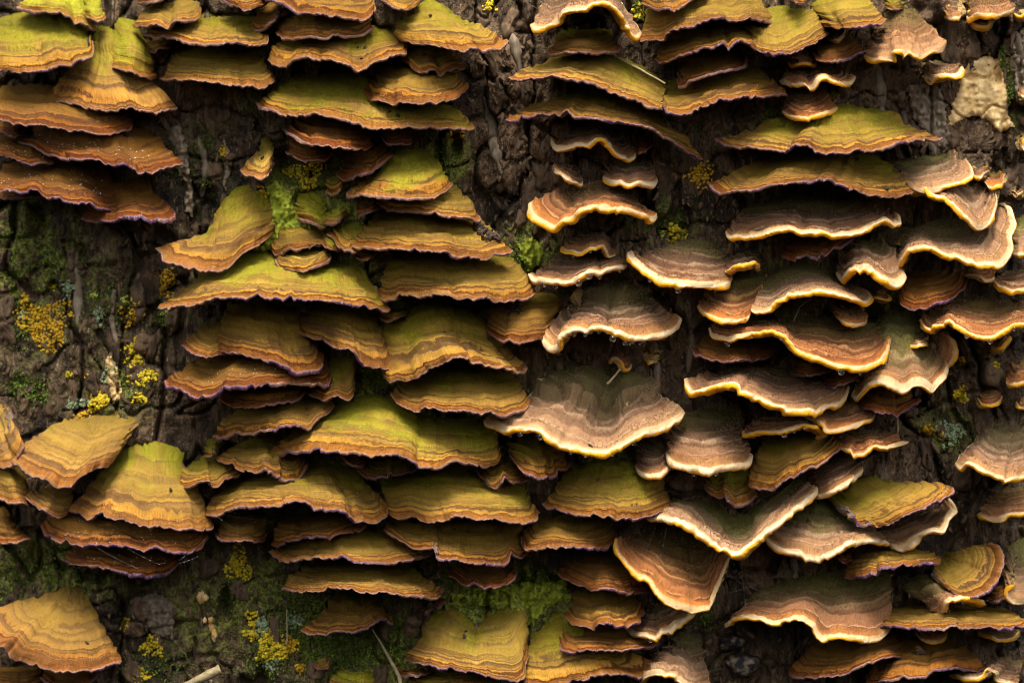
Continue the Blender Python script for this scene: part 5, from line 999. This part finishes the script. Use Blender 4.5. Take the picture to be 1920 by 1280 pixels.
crumb_cluster('rusty bracket with dark debris', [(.35, .45), (.42, .5)], 'scatter of dark frass on the rusty bracket left of the droplet hung one', 2, 16, 3.2, .035)
for i_, (p_, sp_, short) in enumerate([('pointed yellow green' if 0 else 'stretching right to a point', [(.45, .45)], 'pointed yellow green bracket at the top'), ('small olive bracket with frayed', [(.45, .5)], 'small frayed olive bracket'),
        ('sunken V shaped fold', [(.66, .8), (.7, .6), (.64, .55)], 'green bracket with the V shaped fold'), ('long dark green bracket', [(.62, .7), (.66, .75)], 'long dark green bracket'),
        ('hung with many water drops', [(.6, .25)], 'droplet hung mauve bracket'), ('large cream V shaped', [(.52, .93)], 'cream rim of the large V'), ('lone pale yellow bell', [(.5, .6)], 'lone bell shaped bracket'),
        ('bell shaped golden bracket', [(.72, .62)], 'golden bell bracket at lower left'), ('arched green and ochre', [(.55, .6)], 'arched bridge like bracket'), ('left twin' if 0 else 'right twin of the long', [(.3, .45)], 'right twin of the long sloping bracket'),
        ('blurred orange fan', [(.8, .75)], 'blurred orange fan at bottom left'), ('large golden double', [(.35, .5), (.36, .56)], 'golden double bracket'), ('golden arched shelf below', [(.25, .62)], 'golden arched shelf'),
        ('dropped lilac apron', [(.35, .5), (.6, .5), (.5, .45)], 'bracket with the lilac apron'), ('long flat orange bracket', [(.55, .9)], 'long flat orange bracket'), ('yellow orange bracket with purple', [(.75, .5)], 'yellow orange bracket rising right'),
        ('long wavy bracket with violet edge', [(.86, .85), (.7, .3)], 'long wavy violet edged bracket'), ('half round yellow fan', [(.55, .6)], 'half round yellow fan'), ('big olive green bracket', [(.35, .25)], 'big olive green bracket'),
        ('bordered' if 0 else 'orange border touching', [(.4, .5)], 'orange bordered yellow green bracket'), ('wide striped shelf', [(.3, .3)], 'wide striped shelf')]):
    crumb_cluster(p_, sp_, 'tiny dark crumb lying on the ' + short, 40 + i_, 1, 3.6)

# lichen rosettes on the bark
def lichen(x, y, rx, ry, kind, label, n, seed):
    rg = np.random.default_rng(seed); bag = Bag(); base = None
    for _ in range(int(n * 1.9)):
        a = rg.uniform(0, 2 * math.pi); r = rg.uniform(0, 1) ** .6; w = 1 + .3 * math.sin(3 * a + seed)
        px, py = x + math.cos(a) * r * rx * w, y + math.sin(a) * r * ry * w
        p = at(np.array(px), np.array(py), np.array(bark_at(px, py) + rg.uniform(.5, 4.5))).reshape(3)
        if base is None: base = p
        sz = rg.uniform(1.5, 3.3) * U; sc = np.array([1, .55, 1]) * sz * rg.uniform(.7, 1.3, 3)
        q, _r = np.linalg.qr(np.eye(3) + rg.normal(0, .35, (3, 3)))
        V = ICO2_V.copy(); V = V * (1 + .45 * noise(V[:, 0] * 2.5 + rg.uniform(0, 50), V[:, 1] * 2.5 + V[:, 2] * 1.7, seed))[:, None]
        bag.add((V * sc) @ q.T + p, ICO2_F, rg.uniform(0, 1))
    for i in range(len(bag.V)): bag.V[i] = bag.V[i] - base
    o = bag.build('lichen', M_LICH[kind]); o.location = base
    tag(o, label, 'lichen', {'o': 'orange and yellow lichens on the bark', 'y': 'orange and yellow lichens on the bark'}.get(kind, 'pale green lichens on the bark'))
for i_, L_ in enumerate([
    (86, 606, 42, 36, 'o', 'largest orange lichen cushion on the bark at far left', 240), (254, 668, 20, 30, 'y', 'tall yellow lichen patch at left, right of the orange cushion', 110), (258, 708, 14, 14, 'y', 'small yellow lichen just below the tall yellow patch at left', 35),
    (284, 703, 9, 9, 'y', 'little yellow lichen dot left of the twisted brown bracket', 22), (184, 750, 15, 16, 'y', 'yellow lichen patch just above the pale tan cracked fan', 60), (245, 592, 18, 14, 'o', 'orange lichen left of the tip of the very wide lime bracket', 45), (257, 566, 9, 8, 'o', 'small orange lichen tuft above another left of the lime bracket', 20),
    (308, 535, 20, 26, 'o', 'dull orange lichen between the toothed tongue and the very wide lime bracket', 60), (177, 554, 7, 6, 'l', 'lime lichen fleck on bark up right of the orange cushion', 12), (260, 746, 11, 8, 'y', 'yellow lichen dab above the lower left cluster near the bark edge', 22), (47, 560, 8, 7, 'o', 'tiny orange lichen up left of the largest orange cushion', 12),
    (131, 702, 6, 6, 'y', 'tiny yellow lichen below right of the largest orange cushion', 9), (160, 703, 4, 4, 'o', 'orange lichen speck left of the pale bark ridge', 6), (98, 537, 7, 6, 'y', 'yellow lichen fleck above the largest orange cushion', 10), (155, 782, 22, 8, 'o', 'flat orange lichen strip on the upper edge of the cracked fan', 30),
    (447, 1058, 18, 26, 'y', 'drooping yellow lichen under the dark olive bracket near bottom left', 90), (508, 1218, 24, 20, 'y', 'bright yellow lichen rosette in moss near the bottom', 130), (543, 1210, 13, 17, 'o', 'orange lichen beside the bright yellow rosette near the bottom', 50), (474, 1158, 10, 12, 'y', 'yellow lichen above the bright rosette in moss', 26), (472, 1188, 12, 9, 'y', 'dull yellow lichen left above the bright rosette', 24), (505, 1188, 10, 10, 'y', 'yellow lichen directly above the bright rosette', 24),
    (284, 1213, 18, 16, 'y', 'yellow lichen on dark bark at lower left centre', 50), (238, 1172, 11, 10, 'y', 'small yellow lichen right of the blurred orange fan', 24), (265, 1264, 15, 12, 'y', 'yellow lichen at the bottom edge right of the orange fan', 32), (563, 1252, 7, 8, 'o', 'small orange lichen below the orange one near the bottom', 14),
    (578, 328, 20, 22, 'y', 'dull yellow lichen under the small dark red brown bracket', 70), (543, 322, 8, 8, 'y', 'yellow lichen dot left of the dull one under red brown bracket', 14), (482, 366, 17, 16, 'o', 'dull orange lichen beneath the lone bell shaped bracket', 50), (418, 284, 8, 8, 'o', 'small orange lichen on dark bark left of the bell bracket', 14),
    (1268, 438, 15, 14, 'y', 'yellow lichen on dark bark in the upper middle right', 50), (1243, 437, 5, 5, 'l', 'lime lichen fleck left of the upper middle yellow lichen', 8), (1278, 452, 5, 8, 'l', 'lime lichen fleck right of the upper middle yellow lichen', 10), (1312, 328, 26, 20, 'o', 'faint rusty lichen below the violet edged bracket sweeping right', 45),
    (1800, 740, 12, 11, 'y', 'small yellow lichen rosette left of the isolated brown button', 45), (1738, 806, 11, 8, 'o', 'orange lichen on bark below right of the black plum bracket', 24), (1767, 815, 7, 8, 'o', 'orange speck of lichen on the grey lichened bark', 12), (1846, 650, 11, 6, 'l', 'lime lichen streak above the tawny bracket at right edge', 18), (1805, 676, 6, 7, 'y', 'yellow lichen dot right of the round tan lobe', 10), (1868, 684, 7, 6, 'y', 'yellow lichen dot beside the white spot at right', 10),
    (1200, 22, 10, 14, 'y', 'yellow lichen between the cream arch and the tan stack at top', 26), (918, 12, 10, 8, 'y', 'yellow lichen high on the bark in the top middle', 20), (855, 250, 12, 14, 'o', 'rusty lichen right of the end of the long dark green bracket', 22),
    (142, 755, 20, 11, 'g', 'pale grey green lichen above the cracked fan', 50), (126, 540, 12, 20, 'g', 'grey green lichen up right of the largest orange cushion', 40), (186, 592, 8, 16, 'g', 'pale lichen streak on bark right of the orange cushion', 24), (236, 562, 8, 8, 'l', 'pale lime lichen beside the small orange tufts at left', 14), (205, 700, 14, 26, 'g', 'grey lichen film on the pale bark ridge at left', 50),
    (490, 1172, 13, 22, 'g', 'mint green lichen left of a thin vertical stalk', 50), (552, 1163, 18, 16, 'g', 'mint green lichen right of a thin vertical stalk', 50), (1780, 812, 26, 22, 'g', 'grey granular lichen on the lower right bark', 110), (1450, 234, 17, 13, 'g', 'grey green lichen left of the big olive bracket', 40), (510, 1245, 14, 10, 'g', 'mint lichen under the bright yellow rosette', 24), (42, 590, 6, 12, 'g', 'grey lichen at the left border of the orange cushion', 14), (310, 586, 8, 8, 'l', 'green lichen under the left tip of the very wide lime bracket', 16)]):
    x_, y_, a_, b_, k_, lab_, n_ = L_
    w_ = 1.22 if k_ in 'oy' else 1.0
    lichen(x_, y_, a_ * w_, b_ * w_, k_, lab_, int(n_ * w_), 500 + i_)

# stalks, twigs and silk
def stalk(name, pts, r0, r1, mat, label, cat, tint=.5, seed=1, sides=7, group=None):
    P = np.array(pts, float); n = 28; k = np.linspace(0, len(P) - 1, n); i = np.clip(k.astype(int), 0, len(P) - 2); fr = (k - i)[:, None]
    Q = P[i] * (1 - fr) + P[i + 1] * fr; t = np.linspace(0, 1, n)
    Q[:, 0] += 1.2 * noise(t * 6, seed, seed); Q[:, 1] += .8 * noise(t * 6, seed + .5, seed)
    W = at(Q[:, 0], Q[:, 1], Q[:, 2]); V, F = tube(W, (r0 * (1 - t) + r1 * t) * U * (1 + .12 * noise(t * 11, seed, seed)), sides)
    o = new_mesh(name, V - W[0], F, mat, None, {'tint': np.full(len(V), tint)}); o.location = W[0]
    return tag(o, label, cat, group)
def dep_on(part, tt, s_):
    b = find(part); p = b['P'][int(s_ * (b['ns'] - 1)), int(tt * (b['nt'] - 1))]; return -p[1] / U
B_ = lambda x, y, up: (x, y, bark_at(x, y) + up)
stalk('grass_stalk', [B_(696, 1178, 30), B_(715, 1205, 34), B_(733, 1238, 40), B_(748, 1268, 46), B_(752, 1296, 46)], 1.6, 4.5, M_STRAW, 'slanting pale green grass stalk left of the golden double bracket', 'stalk', .3, 3)
stalk('grass_stalk', [B_(539, 1142, 14), B_(538, 1208, 12)], 1.5, 2.2, M_STRAW, 'thin upright straw stalk between mint lichens near the bottom', 'stalk', .4, 4)
stalk('grass_stalk', [B_(1684, 736, 26), B_(1683, 790, 22), B_(1681, 832, 18)], 1.6, 2.2, M_STRAW, 'thin upright stalk under the nearly black plum bracket', 'stalk', .3, 5)
stalk('grass_stalk', [(1149, 104, dep_on('long yellow bracket sloping', .62, .25) + 14), (1200, 130, dep_on('long yellow bracket sloping', .8, .45) + 12), (1247, 157, dep_on('long yellow bracket sloping', .97, .6) + 10)], 2.2, 1.6, M_STRAW, 'straight dry stem lying on the long yellow sloping bracket', 'stalk', .5, 6)
stalk('straw', [(1138, 719, bark_at(1138, 719) + 90), (1150, 706, bark_at(1150, 706) + 84), (1163, 692, bark_at(1163, 692) + 76)], 2.4, 1.8, M_STRAW, 'short piece of straw under the little beige curl', 'straw', .9, 7)
stalk('rootlet', [B_(1520, 560, 60), B_(1500, 575, 70), B_(1488, 600, 76), B_(1482, 625, 70)], 1.5, 1.2, M_STRAND, 'thin brown curved rootlet behind the rippled peach bracket', 'rootlet', .3, 8)
tw = stalk('broken_twig', [B_(338, 1290, 40), B_(375, 1273, 44), B_(414, 1254, 48)], 8, 9.5, M_STRAW, 'pale broken twig end poking in at the bottom edge', 'twig', .45, 9, 12)
for i_, (x_, y_, sx, sy, lab) in enumerate([(1392, 1245, 30, 24, 'charred knob of wood with pale flecks at the bottom right of centre'), (1372, 1205, 26, 14, 'dark rough wood lump above the charred knob')]):
    V = ICO3_V; V = V * (1 + .32 * fbm(V[:, 0] * 3.0 + 5 * i_, V[:, 1] * 2.2 + V[:, 2] * 2.6, 71 + i_, 4))[:, None]; V = V * np.array([sx, 30, sy]) * U
    p = at(np.array(float(x_)), np.array(float(y_)), np.array(bark_at(x_, y_) + 20)).reshape(3)
    o = new_mesh('wood_knob', V, ICO3_F, M_CHAR, None, {'tint': -.3 + 1.6 * np.clip(fbm(V[:, 0] / U / 6, V[:, 2] / U / 6, 3 + i_, 3), -.1, 1)}); o.location = p
    tag(o, lab, 'wood knob')
def pale_clump(x, y, label, seed):
    rg = np.random.default_rng(seed); bag = Bag(); p0 = None
    for _ in range(6):
        px, py = x + rg.normal(0, 9), y + rg.normal(0, 12); p = at(np.array(px), np.array(py), np.array(bark_at(px, py) + 8.0)).reshape(3); p0 = p if p0 is None else p0
        V = ICO2_V * (1 + .35 * noise(ICO2_V[:, 0] * 2 + seed, ICO2_V[:, 2] * 2, int(rg.integers(99))))[:, None] * np.array([rg.uniform(3, 6), 5, rg.uniform(6, 12)]) * U
        bag.add(V + p - p0, ICO2_F, rg.uniform(-.5, .3))
    o = bag.build('pale_fungus_lump', M_PALE); o.location = p0; tag(o, label, 'fungus')
pale_clump(386, 1128, 'pale buff knobbly fungus on dark bark at lower left centre', 5)
pale_clump(392, 1172, 'pale branching fungus below the knobbly buff one', 6)

def web(lines, dots, label, seed):
    rg = np.random.default_rng(seed); bag = Bag(); p0 = None
    for a, b in lines:
        a = at(*[np.array(float(v)) for v in a]).reshape(3); b = at(*[np.array(float(v)) for v in b]).reshape(3); p0 = a if p0 is None else p0
        t = np.linspace(0, 1, 9)[:, None]; P = a * (1 - t) + b * t; P[:, 2] -= .02 * np.linalg.norm(b - a) * (4 * t[:, 0] * (1 - t[:, 0]))
        V, F = tube(P - p0, .07 * U, 4); bag.add(V, F)
        for _ in range(dots):
            k = rg.uniform(0, 1); c = a * (1 - k) + b * k; c = c - np.array([0, 0, .02 * np.linalg.norm(b - a) * 4 * k * (1 - k)]); bag.add(ICO_V * rg.uniform(.35, .8) * U + c - p0, ICO_F)
    o = bag.build('spider_web', M_WEB); o.location = p0; tag(o, label, 'spider web')
web([((390, 955, 60), (470, 1010, 60)), ((398, 960, 60), (500, 975, 80)), ((410, 1000, 40), (520, 960, 80)), ((440, 950, 70), (450, 1018, 60)), ((385, 1010, 40), (336, 1050, 60))], 7, 'fine cobweb below the left end of the golden arched shelf', 1)
web([((1230, 985, 120), (1180, 1110, 90)), ((1250, 990, 120), (1215, 1140, 100)), ((1200, 1000, 100), (1250, 1120, 90)), ((1110, 980, 90), (1140, 1100, 70))], 9, 'dewy cobweb strands in front of the hoof shaped hanging bracket', 2)
web([((1372, 1050, 120), (1420, 1130, 60)), ((1366, 1080, 100), (1460, 1120, 60)), ((1390, 1060, 100), (1400, 1150, 50)), ((1370, 1110, 90), (1430, 1090, 50))], 9, 'dewy cobweb on the dark gap right of the hoof shaped bracket', 3)
web([((180, 1025, 150), (260, 1066, 150)), ((240, 1028, 150), (300, 1058, 110)), ((335, 1056, 90), (372, 1042, 40))], 7, 'fine cobweb across the dusky lowest bracket at lower left', 4)
